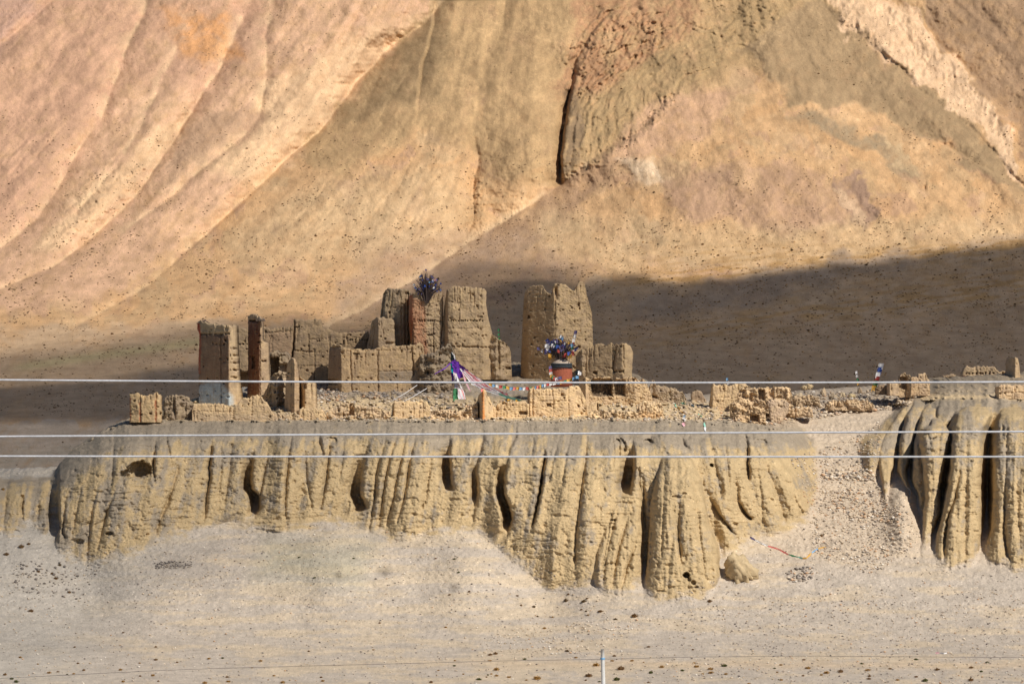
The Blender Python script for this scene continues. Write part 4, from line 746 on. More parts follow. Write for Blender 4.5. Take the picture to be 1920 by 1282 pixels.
# --- right tower and its neighbours
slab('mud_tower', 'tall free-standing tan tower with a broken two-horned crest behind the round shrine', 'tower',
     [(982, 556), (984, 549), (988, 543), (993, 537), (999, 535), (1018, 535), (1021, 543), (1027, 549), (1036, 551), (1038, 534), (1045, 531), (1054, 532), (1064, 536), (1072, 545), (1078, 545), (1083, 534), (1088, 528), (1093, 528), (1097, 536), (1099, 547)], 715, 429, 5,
     L=[(530, 985), (549, 984), (561, 982), (605, 980), (675, 977), (715, 976)], R_=[(530, 1098), (547, 1099), (567, 1104), (587, 1110), (642, 1112), (690, 1114), (715, 1115)], prof=[(976, 3.6), (990, 2.2), (1041, 0), (1115, 1.0)],
     cuts=[([(1041, 545, .3), (1041, 600, .25), (1041, 640, .1)], 1.5, 1.2), ([(1043, 546, .9), (1044, 556, .4)], 3, 2)], holes=[(992, 594, 2, 3, .6), (1085, 571, 2, 3, .4), (1087, 578, 1.5, 2, .4), (1072, 577, 1, 2, .3), (1083, 601, 1, 1, .3), (1088, 602, 1, 1, .3), (1098, 637, 1, 2, .3), (1047, 571, 1, 1, .3), (1056, 581, 2, 1, .3), (1086, 650, 2, 2, .4)],
     cracks=[([(985, 552), (1040, 555)], .12, 1.2), ([(980, 570), (1110, 570)], .06, 1), ([(980, 612), (1110, 613)], .05, 1.2), ([(978, 632), (1112, 631)], .06, 1.2)],
     zones=[([(976, 560), (1040, 556), (1041, 700), (976, 700)], (.42, .31, .195), 3, .55), ([(984, 545), (1000, 538), (1020, 538), (1025, 552), (990, 556)], (.56, .43, .28), 2, .6)], col=(.51, .385, .24), rough=.08, lump=.14, ragged=.8)  # first zone: left face, turned from the sun, painted dimmer
slab('ruined_house', 'low long earthen house with a rounded sunlit end to the right of the free-standing tower', 'ruined house', [(1094, 662), (1098, 655), (1110, 650), (1122, 645), (1130, 645), (1137, 649), (1146, 644), (1154, 648), (1160, 645), (1172, 643), (1182, 648), (1187, 662)], 725, 423, 3,
     L=[(640, 1097), (725, 1100)], R_=[(640, 1184), (662, 1187), (700, 1185), (725, 1186)], prof=[(1094, 1.9), (1152, .7), (1154, .5), (1170, 0), (1187, .8)], cuts=[([(1155, 655, .5), (1150, 690, .5)], 1.2, 1.5), ([(1105, 660, .2), (1104, 690, .2)], 1.5, 1.5), ([(1169, 650, .3), (1170, 700, .2)], 1.5, 2)],
     cracks=[([(1150, 697), (1170, 696)], .6, 1.6), ([(1135, 689), (1150, 690)], .3, 1.3)], holes=[(1116, 698, 4, 2, .6)], zones=[([(1096, 656), (1168, 648), (1168, 696), (1096, 696)], (.40, .30, .195), 4, .6)], col=(.53, .40, .25), lump=.14)
slab('ruined_wall', 'small rounded grey stump between the free-standing tower and the low long house', 'ruined wall', [(1080, 668), (1086, 658), (1094, 655), (1102, 660), (1104, 676)], 705, 424.5, 1.6, prof=[(1080, .8), (1092, 0), (1104, .8)], rough=.15, lump=.25, col=(.40, .31, .21), lifts=0)
slab('ruined_wall', 'low grey slanting wall in the shade right of the black rooms', 'ruined wall', [(1216, 732), (1222, 712), (1226, 713), (1231, 722), (1250, 725), (1268, 729), (1280, 734), (1287, 748)], 768, 411, 1.3, cuts=[([(1224, 720, .1), (1223, 745, .3)], 2, 3)], cracks=[([(1222, 742), (1234, 746)], .6, 2)], col=(.40, .32, .23), rough=.12, lump=.2)
slab('ruined_wall', 'small dim square wall stub standing alone in the gap before the shaded valley', 'ruined wall', [(1296, 736), (1298, 733), (1314, 734), (1324, 748)], 766, 413, 1.0, col=(.40, .31, .22))
slab('ruined_wall', 'broad pale wall with a small white scarf on its crest, right of the gap', 'ruined wall', [(1334, 724), (1337, 718), (1342, 721), (1358, 720), (1372, 725), (1378, 720), (1392, 719), (1402, 722), (1409, 728)], 778, 408, 1.4, L=[(718, 1336), (740, 1333), (778, 1328)], prof=[(1328, 1), (1336, .1), (1409, 0)],
     holes=[(1402, 728, 6, 1.5, .5)], cracks=[([(1345, 745), (1400, 747)], .08, 1)], col=(.57, .44, .28), rough=.07)
slab('ruined_wall', 'long mottled wall with dark hollows standing right of the broad pale wall', 'ruined wall', [(1384, 738), (1390, 730), (1402, 727), (1420, 728), (1438, 726), (1445, 728), (1452, 726), (1476, 725), (1482, 728), (1486, 742)], 775, 405, 1.5,
     prof=[(1384, .3), (1440, 0), (1486, .5)], holes=[(1428, 740, 6, 9, .5), (1446, 736, 5, 9, .35), (1465, 740, 10, 8, .25), (1392, 738, 6, 7, .4), (1408, 745, 3, 8, .3)], rough=.2, lump=.3, zones=[([(1420, 730), (1434, 730), (1436, 752), (1424, 752)], (.27, .20, .14), 2, .6), ([(1456, 734), (1474, 734), (1474, 748), (1456, 748)], (.33, .25, .17), 3, .6)], col=(.56, .43, .285), lifts=0)
slab('ruined_wall', 'rough crumbling wall at the cliff rim above the head of the gravel ravine', 'ruined wall', [(1370, 760), (1376, 754), (1392, 757), (1404, 754), (1414, 762), (1424, 764), (1436, 770)], 802, 399.5, 1.4, holes=[(1415, 784, 8, 6, 1.0), (1402, 764, 5, 4, .3), (1376, 768, 4, 5, .3)], rough=.25, lump=.35, col=(.53, .40, .26), lifts=0)
slab('ruined_wall', 'smooth leaning earth slab beside the dark hollow at the head of the ravine', 'ruined wall', [(1438, 752), (1446, 749), (1470, 750), (1484, 758), (1480, 770)], 792, 402, 1.2, L=[(745, 1438), (792, 1446)], R_=[(745, 1484), (770, 1480), (792, 1466)], col=(.52, .41, .30), rough=.08, lifts=0)
for top_, bot_, y_, th_, c_, l_ in [
 ([(1102, 774), (1112, 769), (1130, 771), (1150, 768), (1172, 772), (1190, 769), (1196, 776)], 792, 397.3, 1.2, (.57, .44, .29), 'long ankle-high crumbling wall on the rim below the black rooms'),
 ([(1486, 748), (1494, 741), (1508, 744), (1522, 739), (1534, 746), (1538, 752)], 764, 411.3, 1.2, (.45, .35, .24), 'crumbled grey-brown wall below the perched pair of round stones'),
 ([(1548, 757), (1562, 749), (1580, 752), (1600, 747), (1616, 752), (1630, 750), (1638, 758)], 770, 409.6, 1.2, (.52, .40, .27), 'low tumbled wall below the row of boulders left of the flag sticks'),
 ([(1440, 768), (1460, 763), (1486, 766), (1510, 762), (1524, 768)], 782, 406.2, 1.0, (.50, .385, .26), 'broken dry-stone wall line at the top of the gravel ravine')]:
    slab('ruined_wall', l_, 'ruined wall', top_, bot_, y_, th_, col=c_, rough=.24, lump=.35, lifts=0)
# --- right plateau
slab('ruined_wall', 'short squat wall stub with a dark hollow at the far side of the ravine', 'ruined wall', [(1686, 722), (1687, 706), (1692, 701), (1698, 699), (1706, 702), (1709, 712)], 745, 411.5, 1.5, prof=[(1686, .2), (1698, .6), (1709, 0)], holes=[(1694, 718, 7, 11, .8)], col=(.42, .32, .215), rough=.14, lump=.25, lifts=0)
slab('ruined_wall', 'stepped pale wall with a small raised block, right of the dark-hollowed stub', 'ruined wall', [(1705, 712), (1709, 706), (1722, 708), (1723, 701), (1737, 701), (1739, 708), (1743, 710), (1744, 720)], 742, 412.5, 1.2, col=(.52, .40, .27), rough=.1, cuts=[([(1722, 712, .1), (1722, 735, .1)], 1, 1)])
slab('ruined_wall', 'small plain square block left of the dark-hollowed stub', 'ruined wall', [(1664, 720), (1667, 716), (1684, 716), (1687, 730)], 742, 411, 1.2, prof=[(1664, 1), (1668, 0), (1687, .2)], col=(.52, .40, .27), rough=.06)
slab('ruined_wall', 'low thin wall of dark stones running left from the small plain square block', 'ruined wall', [(1642, 728), (1650, 722), (1664, 722), (1668, 728)], 740, 413, 1.0, col=(.36, .27, .19), rough=.18, lump=.2, lifts=0)
slab('ruined_wall', 'low thin brown wall topped with flat stones on the right plateau', 'ruined wall', [(1758, 712), (1770, 706), (1780, 702), (1792, 704), (1798, 708), (1810, 704), (1812, 712)], 728, 424, 1.2, cracks=[([(1760, 712), (1812, 708)], .4, 1.5)], col=(.43, .33, .225), rough=.15, lump=.2)
slab('ruined_wall', 'long low upper wall with a row of small dark holes on the right plateau', 'ruined wall', [(1804, 700), (1808, 691), (1814, 688), (1832, 689), (1850, 687), (1866, 689), (1870, 694), (1888, 697), (1892, 702)], 722, 428, 1.5, holes=putlogs(1812, 1862, 700, 9, 1.4) + [(1884, 700, 5, 2, .4)], col=(.50, .385, .255), rough=.09)
slab('ruined_wall', 'long low sunlit front wall below the row of small dark holes, red mark at its left end', 'ruined wall', [(1808, 705), (1812, 703), (1850, 704), (1880, 703), (1896, 706)], 724, 423, 1.2, prof=[(1808, .8), (1811, 0), (1896, .4)], zones=[([(1808, 703), (1811.5, 703), (1811.5, 716), (1808, 716)], (.55, .20, .1), .6, .8)], col=(.58, .44, .285), rough=.06)
slab('earth_pillar', 'upright square pillar with a black left face standing alone at the right edge', 'pillar', [(1889, 678), (1893, 671), (1904, 670), (1909, 671), (1912, 678), (1914, 700)], 730, 420, 1.7, L=[(670, 1892), (680, 1890), (730, 1889)], R_=[(670, 1909), (690, 1912), (730, 1915)], prof=[(1889, 2.3), (1903, 0), (1915, .4)], col=(.54, .41, .265), rough=.05, lump=.06, ragged=.7)
slab('terrace_wall', 'long straight retaining wall crossing the right plateau below the square pillar', 'terrace wall', [(1868, 727), (1876, 722), (1920, 721), (1990, 722), (2040, 720)], 748, 402, 1.0, prof=[(1868, .8), (1873, 0), (2040, 0)], cracks=[([(1870, 736), (2040, 735)], .1, 1)], col=(.55, .42, .28), rough=.07)

# ================================================================== SHRINE, FLAGS, STREAMERS
def solid(name, color, rough=.85): return mat_plain(name, color, rough)
M = {k: solid(k, c) for k, c in {
    'red_plaster': (.40, .125, .075), 'slate_band': (.055, .065, .075), 'brushwood': (.10, .075, .07), 'pole_wood': (.17, .12, .09), 'cord': (.45, .38, .3),
    'flag_blue': (.06, .11, .38), 'flag_white': (.78, .77, .78), 'flag_red': (.48, .09, .08), 'flag_green': (.07, .25, .12), 'flag_yellow': (.62, .36, .08),
    'flag_sky': (.18, .36, .58), 'flag_violet': (.15, .13, .28), 'purple_cloth': (.13, .035, .33), 'teal_cloth': (.01, .36, .48), 'black_cloth': (.01, .015, .018), 'pink_cloth': (.72, .42, .48), 'coral_cloth': (.78, .24, .22),
    'mint_cloth': (.30, .62, .50), 'steel': (.55, .56, .56), 'cable_metal': (.50, .52, .57), 'wire_dark': (.12, .11, .11), 'plaster_cap': (.55, .45, .36)}.items()}
FL = ['flag_blue', 'flag_white', 'flag_red', 'flag_green', 'flag_yellow']
def W(u, v, d): return np.array([(u - 960) * K * d, d, -(v - 641) * K * d])
def tube_mesh(name, pts, r, n=6):
    pts = np.array(pts, float); m = len(pts)
    rr = np.full(m, r) if np.isscalar(r) else np.array(r, float)
    T = np.gradient(pts, axis=0); T /= np.linalg.norm(T, axis=1)[:, None] + 1e-9
    up = np.array([0.13, .97, .2]); A = np.cross(T, up); A /= np.linalg.norm(A, axis=1)[:, None] + 1e-9; B = np.cross(T, A)
    a = np.linspace(0, 2 * np.pi, n, endpoint=False)
    V = pts[:, None] + rr[:, None, None] * (A[:, None] * np.cos(a)[None, :, None] + B[:, None] * np.sin(a)[None, :, None])
    i = np.arange(m * n).reshape(m, n); j = np.roll(i, -1, 1)
    f = np.stack([i[:-1], j[:-1], j[1:], i[1:]], -1).reshape(-1, 4)
    c0 = len(V.reshape(-1, 3)); V = np.concatenate([V.reshape(-1, 3), pts[:1], pts[-1:]])
    f = np.concatenate([f, np.stack([i[0], i[0], j[0], np.full(n, c0)], 1)[:, [3, 0, 2, 2]][:, [0, 1, 2, 2]], np.stack([j[-1], i[-1], np.full(n, c0 + 1), np.full(n, c0 + 1)], 1)])
    me = bpy.data.meshes.new(name)
    me.from_pydata(V.tolist(), [], [tuple(dict.fromkeys(map(int, q))) for q in f]); me.update()
    me.polygons.foreach_set('use_smooth', np.ones(len(me.polygons), bool)); return me
def cloth_mesh(name, wd, ht, seed, wav=.25, th=.012, nx=7, nz=6):
    """small rippled cloth with thickness, hanging from its upper edge"""
    V = []; rs = np.random.RandomState(seed)
    p1, p2 = rs.rand(2) * 6
    for s in (0, 1):
        for k in range(nz):
            for i in range(nx):
                a = i / (nx - 1); b = k / (nz - 1)
                V.append((wd * (a - .5) * (1 - .12 * b * math.sin(p1)), wav * wd * math.sin(a * 6 + p1 + b * 2) * (.4 + b) + s * th, -ht * b * (1 - .08 * math.sin(a * 5 + p2)) + .05 * wd * math.sin(a * 3 + p2)))
    n = nx * nz; f = np.concatenate([grid_faces(nz, nx), grid_faces(nz, nx, True) + n])
    i = np.arange(n).reshape(nz, nx)
    def st(a, b): return np.stack([a[:-1], a[1:], b[1:], b[:-1]], 1)
    f = np.concatenate([f, st(i[0] + n, i[0]), st(i[-1], i[-1] + n), st(i[:, 0], i[:, 0] + n), st(i[:, -1] + n, i[:, -1])])
    return mesh_np(name, np.array(V), f)
CL = {}
def cloth(kind, matn, seed=0, wd=.3, ht=.3, wav=.25):
    k = (kind, matn, seed % 3, wd, ht)
    if k not in CL:
        me = cloth_mesh(kind, wd, ht, seed % 3, wav); me.materials.append(M[matn]); CL[k] = me
    return CL[k]
def put(me, name, parent, loc, rot=(0, 0, 0), sc=1.0):
    o = bpy.data.objects.new(name, me); COL.objects.link(o); o.parent = parent; o.location = loc; o.rotation_euler = rot
    o.scale = (sc, sc, sc) if np.isscalar(sc) else sc
    return o
def lathe_mesh(name, prof, n=28, jit=0.0, seed=0):
    a = np.linspace(0, 2 * np.pi, n, endpoint=False); V = []
    for r, z in prof:
        for t in a:
            q = r * (1 + jit * float(pn(math.cos(t) * 1.5 + seed, math.sin(t) * 1.5 + z)))
            V.append((q * math.cos(t), q * math.sin(t), z))
    m = len(prof); i = np.arange(m * n).reshape(m, n); j = np.roll(i, -1, 1)
    f = np.stack([i[:-1], j[:-1], j[1:], i[1:]], -1).reshape(-1, 4)
    return mesh_np(name, V, f)
def flag_bundle(u, v, d, hw, hh, label, name, n_flags, n_sticks, cols, seed, lean=0.0, fs=1.0):
    """sheaf of sticks tied with many small flags; u, v is its foot"""
    rs = np.random.RandomState(seed); b = W(u, v, d); e = empty(name, b); tag(e, label, 'prayer flags')
    px = K * d
    tips = []
    V = []; Fc = []
    allv = []; allf = []; off = 0
    for i in range(n_sticks):
        a = rs.uniform(-1, 1); q = rs.uniform(-1, 1)
        hgt = hh * px * (1 - .45 * abs(a) ** 1.5) * rs.uniform(.55, 1.08)
        tip = np.array([a * hw * px * rs.uniform(.7, 1.1) + lean * px, q * hw * px * .7, hgt])
        mid = tip * .5 + np.array([-.06 * a, 0, .05 * hgt])
        me = tube_mesh('t', [(a * .12, q * .1, -.3), mid, tip], [.028, .02, .012], 4)
        co = np.array([w_.co[:] for w_ in me.vertices]); allv.append(co); allf += [tuple(x + off for x in p.vertices) for p in me.polygons]; off += len(co)
        bpy.data.meshes.remove(me); tips.append((tip, mid))
    me = bpy.data.meshes.new('branches'); me.from_pydata(np.concatenate(allv).tolist(), [], allf); me.materials.append(M['brushwood'])
    put(me, 'branches', e, (0, 0, 0))
    for i in range(n_flags):
        tip, mid = tips[rs.randint(len(tips))]; t = rs.uniform(.35, 1.08) if i % 3 else rs.uniform(.8, 1.05)
        p = tip * t if t > .5 else mid * t * 2
        h_ = p[2] / (hh * px)
        c = cols[rs.randint(len(cols))]
        if h_ < .38 and fs > .7: c = ['flag_yellow', 'flag_green', 'flag_yellow', 'flag_red'][rs.randint(4)]
        put(cloth('flag', c, i, .3, .28), 'flag', e, p, (rs.uniform(-.5, .5), rs.uniform(-1, 1), rs.uniform(-1.2, 1.2)), rs.uniform(.7, 1.25) * fs)
    return e
VC = ['flag_violet', 'flag_blue', 'flag_violet', 'flag_white', 'flag_sky', 'flag_violet', 'flag_blue']
flag_bundle(800, 562, 427.6, 29, 54, 'bundle of blue and white flags on sticks crowning the red-washed castle tower', 'flag_bundle', 100, 130, VC + VC + ['flag_yellow', 'pink_cloth', 'brushwood', 'brushwood', 'brushwood', 'brushwood'], 3, fs=.6)
# round shrine
def shrine():
    d = 411.5; px = K * d; b = W(1053, 712, d); e = empty('shrine', b); tag(e, 'round red plastered shrine with a dark slate band under its rim, before the free-standing tower', 'shrine')
    r = 20.0 * px; h = 31 * px
    me = lathe_mesh('body', [(0.01, -.6), (r * 1.04, -.6), (r * 1.03, 0), (r * 1.0, h * .5), (r * .95, h * .8), (.01, h * .8)], 32, .03); o = link('body', me, None, e); me.materials.append(M['red_plaster'])
    me = lathe_mesh('band', [(r * .93, h * .74), (r * 1.0, h * .75), (r * 1.0, h * .86), (r * .96, h * .87), (r * .96, h * .89), (r * 1.0, h * .9), (r * .99, h * 1.0), (.01, h * 1.0)], 32, .02); link('band', me, None, e); me.materials.append(M['slate_band'])
    me = lathe_mesh('cap', [(r * .9, h * .99), (r * .86, h * 1.06), (r * .5, h * 1.2), (r * .2, h * 1.3), (.01, h * 1.31)], 20, .15, 3); link('cap', me, None, e); me.materials.append(M['plaster_cap'])
    for k in range(22):            # beam ends below the band
        a = math.pi + math.pi * (k + .5) / 22
        bm = cloth_box('beam_end', .05, .12, .07); put(bm, 'beam_end', e, (r * 1.0 * math.cos(a), r * 1.0 * math.sin(a), h * .71), (0, 0, a - math.pi / 2))
    return e
def cloth_box(name, x, y, z, matn='slate_band'):
    k = (name, x, y, z)
    if k in CL: return CL[k]
    V = [(sx * x / 2, sy * y / 2, sz * z / 2) for sx in (-1, 1) for sy in (-1, 1) for sz in (-1, 1)]
    me = bpy.data.meshes.new(name); me.from_pydata(V, [], [(0, 1, 3, 2), (4, 6, 7, 5), (0, 4, 5, 1), (2, 3, 7, 6), (0, 2, 6, 4), (1, 5, 7, 3)]); me.materials.append(M[matn]); CL[k] = me; return me
shrine()
flag_bundle(1050, 678, 411.5, 40, 50, 'wide bundle of multicoloured flags on sticks spreading over the round red shrine', 'flag_bundle', 100, 130, VC + ['flag_red', 'flag_green', 'flag_yellow', 'flag_white'], 9)
def flag_pole(u, v, d, tipu, tipv, label, cols, name='flag_pole', w_=.3, pr=.02):
    b = W(u, v, d); e = empty(name, b); tag(e, label, 'prayer flags'); t = W(tipu, tipv, d) - b
    me = tube_mesh('pole', [(0, 0, -.5), t * .5, t], [pr * 1.2, pr, pr * .6], 6); me.materials.append(M['pole_wood']); put(me, 'pole', e, (0, 0, 0))
    n = len(cols)
    for i, c in enumerate(cols):
        if c is None: continue
        p = t * ((i + .95) / n)
        put(cloth('flag', c, i, w_, w_ * 1.25), 'flag', e, p + np.array([w_ * .35, 0, 0]), (.2, math.atan2(t[0], t[2]) * .9, .3 * math.sin(i * 2)))
    return e
flag_pole(1066, 672, 411, 1078, 619, 'leaning pole with a short column of flags rising above the shrine bundle', ['flag_yellow', 'flag_yellow', 'flag_green', 'flag_red', 'flag_white', 'flag_white', 'flag_violet'], w_=.26)
flag_pole(1632, 738, 415, 1650, 680, 'slanting pole with orange, green, red, white and blue flags by the ravine head', [None, 'flag_yellow', 'flag_green', 'flag_red', 'flag_white', 'flag_blue', 'flag_white'], w_=.42)
flag_pole(1609, 730, 418, 1604, 695, 'thin short stick with a few pale scarves left of the slanting flag pole', [None, 'flag_yellow', 'flag_green', 'flag_white', 'flag_white'], w_=.2, pr=.014)
flag_pole(1367, 728, 409, 1361, 708, 'tiny stick with white scarf on the crest of the broad pale wall', [None, 'flag_white', 'flag_sky'], w_=.2, pr=.012)
flag_pole(935, 640, 429, 933, 616, 'single small green flag on a stick behind the right foot of the castle', ['flag_green', 'flag_green', 'flag_green'], w_=.2, pr=.012)
flag_pole(852, 757, 405, 850, 728, 'short stick with a round green flag in front of the white streamers', [None, 'flag_green', 'flag_green'], w_=.42, pr=.014)
def flag_string(pts, d, label, n, sag, cols, name='flag_string', w_=.27, hang=True):
    e = empty(name, W(pts[0][0], pts[0][1], d[0])); tag(e, label, 'prayer flags'); b = np.array(e.location)
    P = np.array([W(p[0], p[1], np.interp(i, [0, len(pts) - 1], d)) for i, p in enumerate(pts)]) - b
    tt = np.linspace(0, len(pts) - 1, 24); C = np.stack([np.interp(tt, range(len(pts)), P[:, k]) for k in range(3)], 1)
    C[:, 2] -= sag * np.sin(np.pi * tt / (len(pts) - 1))
    me = tube_mesh('cord', C, .012, 4); me.materials.append(M['cord']); put(me, 'cord', e, (0, 0, 0))
    for i in range(n):
        q = (i + .5) / n * 23; p = np.array([np.interp(q, range(24), C[:, k]) for k in range(3)])
        put(cloth('flag', cols[i % len(cols)], i, w_, w_ * .95, .12), 'flag', e, p, (.1 * math.sin(i), .1 * math.sin(i * 3), .25 * math.sin(i * 1.7)))
    return e
C5 = ['flag_yellow', 'flag_sky', 'flag_white', 'flag_red', 'flag_green', 'flag_yellow', 'flag_sky', 'coral_cloth']
flag_string([(916, 718), (960, 724), (1000, 724), (1030, 717)], (409, 408), 'nearly level string of small flags between the purple streamers and the shrine', 20, .06, C5)
flag_string([(1030, 717), (1060, 712), (1085, 703)], (408, 404.5), 'rising string of small flags from below the shrine to the black-and-white scarves', 9, .03, ['flag_yellow', 'flag_sky', 'flag_white', 'flag_white'][::-1] + ['flag_green', 'flag_yellow', 'flag_yellow', 'flag_sky', 'flag_sky'])
flag_string([(1032, 683), (1033, 700), (1042, 708), (1052, 705)], (409.2, 409.2), 'string of flags draped down the left front of the round red shrine', 9, .0, ['flag_violet', 'flag_red', 'flag_white', 'flag_yellow', 'flag_green', 'flag_red', 'flag_white', 'flag_violet'])
def ribbon(name, pts, widths, matn, parent, th=.02, seed=0):
    pts = np.array(pts, float); n = len(pts) * 5
    tt = np.linspace(0, len(pts) - 1, n); C = np.stack([np.interp(tt, range(len(pts)), pts[:, k]) for k in range(3)], 1); ww = np.interp(tt, range(len(pts)), widths) * (1.6 if name == 'streamer' else 1.1)
    T = np.gradient(C, axis=0); T /= np.linalg.norm(T, axis=1)[:, None]; S = np.cross(T, [0, 1, .1]); S /= np.linalg.norm(S, axis=1)[:, None]
    nx = 5; V = []
    for side in (0, 1):
        for k in range(n):
            for i in range(nx):
                a = i / (nx - 1) - .5
                V.append(C[k] + S[k] * a * ww[k] * (1 + .2 * math.sin(k * 1.3 + seed)) + np.array([0, .18 * ww[k] * math.sin(a * 9 + k * .5 + seed) + side * th, 0]))
    N_ = n * nx; f = np.concatenate([grid_faces(n, nx), grid_faces(n, nx, True) + N_]); i = np.arange(N_).reshape(n, nx)
    def st(a, b): return np.stack([a[:-1], a[1:], b[1:], b[:-1]], 1)
    f = np.concatenate([f, st(i[0] + N_, i[0]), st(i[-1], i[-1] + N_), st(i[:, 0], i[:, 0] + N_), st(i[:, -1] + N_, i[:, -1])])
    me = mesh_np(name, np.array(V), f); me.materials.append(M[matn]); return put(me, name, parent, (0, 0, 0))
def mast():
    d = 408.0; b = W(848, 742, d); e = empty('streamer_mast', b); tag(e, 'short mast draped with purple cloth and long white, pink and violet streamers before the castle', 'streamer mast')
    def w(u, v, dd=0): return W(u, v, d + dd) - b
    me = tube_mesh('pole', [w(850, 752), w(848, 700), w(846, 662)], [.05, .045, .03], 7); me.materials.append(M['pole_wood']); put(me, 'pole', e, (0, 0, 0))
    ribbon('black_scarf', [w(846, 661, -.1), w(848, 668, -.15), w(849, 676, -.15)], [.08, .24, .3], 'black_cloth', e)
    ribbon('white_scarf', [w(847, 660, -.05), w(851, 667, -.1), w(853, 674, -.1)], [.06, .14, .1], 'flag_white', e)
    ribbon('purple_drape', [w(849, 676, -.2), w(855, 684, -.35), w(862, 697, -.45), w(866, 708, -.45)], [.3, .6, .85, .4], 'purple_cloth', e, seed=1)
    ribbon('purple_drape', [w(854, 680, -.3), w(862, 690, -.35), w(872, 697, -.35), w(880, 702, -.3)], [.25, .45, .5, .2], 'purple_cloth', e, seed=2)
    ribbon('teal_scarf', [w(847, 681, -.2), w(848, 692, -.22), w(849, 700, -.2)], [.14, .2, .1], 'teal_cloth', e)
    ribbon('streamer', [w(847, 678, -.1), w(848, 700, -.1), w(849, 714, -.1)], [.1, .12, .1], 'purple_cloth', e, seed=3)
    for i in range(8):
        c = ['flag_white', 'flag_white', 'pink_cloth', 'flag_white', 'flag_sky', 'flag_white', 'coral_cloth', 'flag_white'][i]
        ribbon('streamer', [w(851 + i * .5, 697, -.3), w(853 + i * .9, 715, -.8 - .1 * i), w(855 + i * 1.9, 732, -1.3), w(862 + i * 1.4, 748, -2.0)], [.05, .09, .1, .08], c if i != 4 else 'flag_white', e, seed=i)
    for i in range(9):
        c = ['flag_white', 'pink_cloth', 'flag_white', 'pink_cloth', 'flag_white', 'coral_cloth', 'pink_cloth', 'coral_cloth', 'flag_white'][i]
        ribbon('streamer', [w(862 + i * 1.6, 690 + .6 * i, -.4), w(885 + i * 1.2, 708 + 2.2 * (8 - i) * .6, -1.0), w(905 + i, 722 + 1.5 * (8 - i) * .6, -1.5), w(940 + (i % 4) * 4, 741 - (i % 3) * 2, -2.6)], [.06, .1, .1, .06], c, e, seed=i * 2)
    ribbon('streamer', [w(935, 738, -2.6), w(950, 744, -3.4), w(966, 748, -4.2), w(980, 752, -5.0)], [.1, .14, .12, .08], 'mint_cloth', e, seed=5)
    ribbon('thin_scarf', [w(847, 678, 0), w(835, 690, -.6), w(822, 697, -1), w(815, 701, -1.2)], [.08, .08, .05, .04], 'purple_cloth', e, seed=4)
    ribbon('streamer', [w(866, 692, -.4), w(873, 715, -1), w(882, 733, -1.8)], [.06, .08, .06], 'pink_cloth', e, seed=6)
    for i in range(4):
        put(cloth('flag', ['flag_yellow', 'coral_cloth', 'flag_yellow', 'flag_yellow'][i], i, .3, .25), 'flag', e, w([954, 905, 970, 979][i], [745, 728, 749, 751][i], [-3.4, -1.6, -4.4, -5][i]))
    return e
mast()
def guy(a, b, da, db, label):
    me = tube_mesh('guy_line', [W(*a, da), (W(*a, da) + W(*b, db)) / 2 - np.array([0, 0, .05]), W(*b, db)], .022, 5); me.materials.append(M['flag_white']); o = link('guy_line', me); tag(o, label, 'guy line')
guy((782, 722), (734, 752), 407.5, 399.5, 'upper pale guy line slanting down to the left of the purple streamer mast')
guy((800, 728), (748, 757), 406.5, 399, 'lower dull guy line slanting down to the left of the purple streamer mast')
# tied scarves on the thin leaning wall
e = empty('tied_scarves', W(1086, 700, 405)); tag(e, 'small knot of black and white scarves tied on the thin leaning wall end', 'scarf'); b0 = np.array(e.location)
ribbon('black_scarf', [W(1084, 693, 405) - b0, W(1082, 699, 404.9) - b0, W(1083, 703, 404.9) - b0], [.15, .3, .15], 'black_cloth', e); ribbon('white_scarf', [W(1085, 695, 404.9) - b0, W(1087, 700, 404.7) - b0, W(1089, 703, 404.7) - b0], [.1, .3, .15], 'flag_white', e)
# strings lying on the slope
def ground_d(u, v):
    u = np.atleast_1d(np.array(u, float)); v = np.atleast_1d(np.array(v, float)); return surfA(u, v)[0]
def ground_string(pts, cols, label, wd=.16):
    u = np.array([p[0] for p in pts], float); v = np.array([p[1] for p in pts], float)
    e = empty('fallen_flag_string', W(u[0], v[0], ground_d(u[0], v[0])[0])); tag(e, label, 'fallen flags'); b = np.array(e.location)
    for i in range(len(pts) - 1):
        uu = np.linspace(u[i], u[i + 1], 4); vv = np.linspace(v[i], v[i + 1], 4); dd = ground_d(uu, vv) - .12
        ribbon('flag', [W(uu[k], vv[k], dd[k]) - b for k in range(4)], [wd * .7, wd, wd * 1.1, wd * .6], cols[i % len(cols)], e, seed=i)
ground_string([(1263, 757), (1270, 764), (1276, 772), (1281, 777), (1284, 784), (1283, 792), (1282, 799)], ['mint_cloth', 'flag_yellow', 'flag_yellow', 'flag_sky', 'flag_white', 'pink_cloth'], 'yellow and pale blue scarf string falling over the plateau rim', .3)
ground_string([(1310, 775), (1316, 782), (1321, 790), (1322, 800), (1323, 808)], ['mint_cloth', 'plaster_cap', 'mint_cloth', 'flag_white'], 'faded greenish scarf string on the rim right of the yellow and blue one', .18)
ground_string([(1266, 754), (1276, 757), (1286, 758), (1296, 760), (1302, 763)], ['flag_sky', 'mint_cloth', 'flag_white', 'flag_sky'], 'pale blue cloth scraps lying above the yellow and blue scarf string', .28)
ground_string([(1406, 1006), (1416, 1012), (1428, 1018), (1440, 1023), (1460, 1029), (1478, 1039), (1492, 1043), (1505, 1046), (1512, 1046), (1522, 1036), (1534, 1028), (1549, 1025)], ['flag_violet', 'flag_white', 'flag_white', 'coral_cloth', 'coral_cloth', 'flag_green', 'mint_cloth', 'flag_yellow', 'flag_yellow', 'flag_sky', 'flag_yellow'], 'bent string of faded flags lying on the gravel below the ravine', .11)
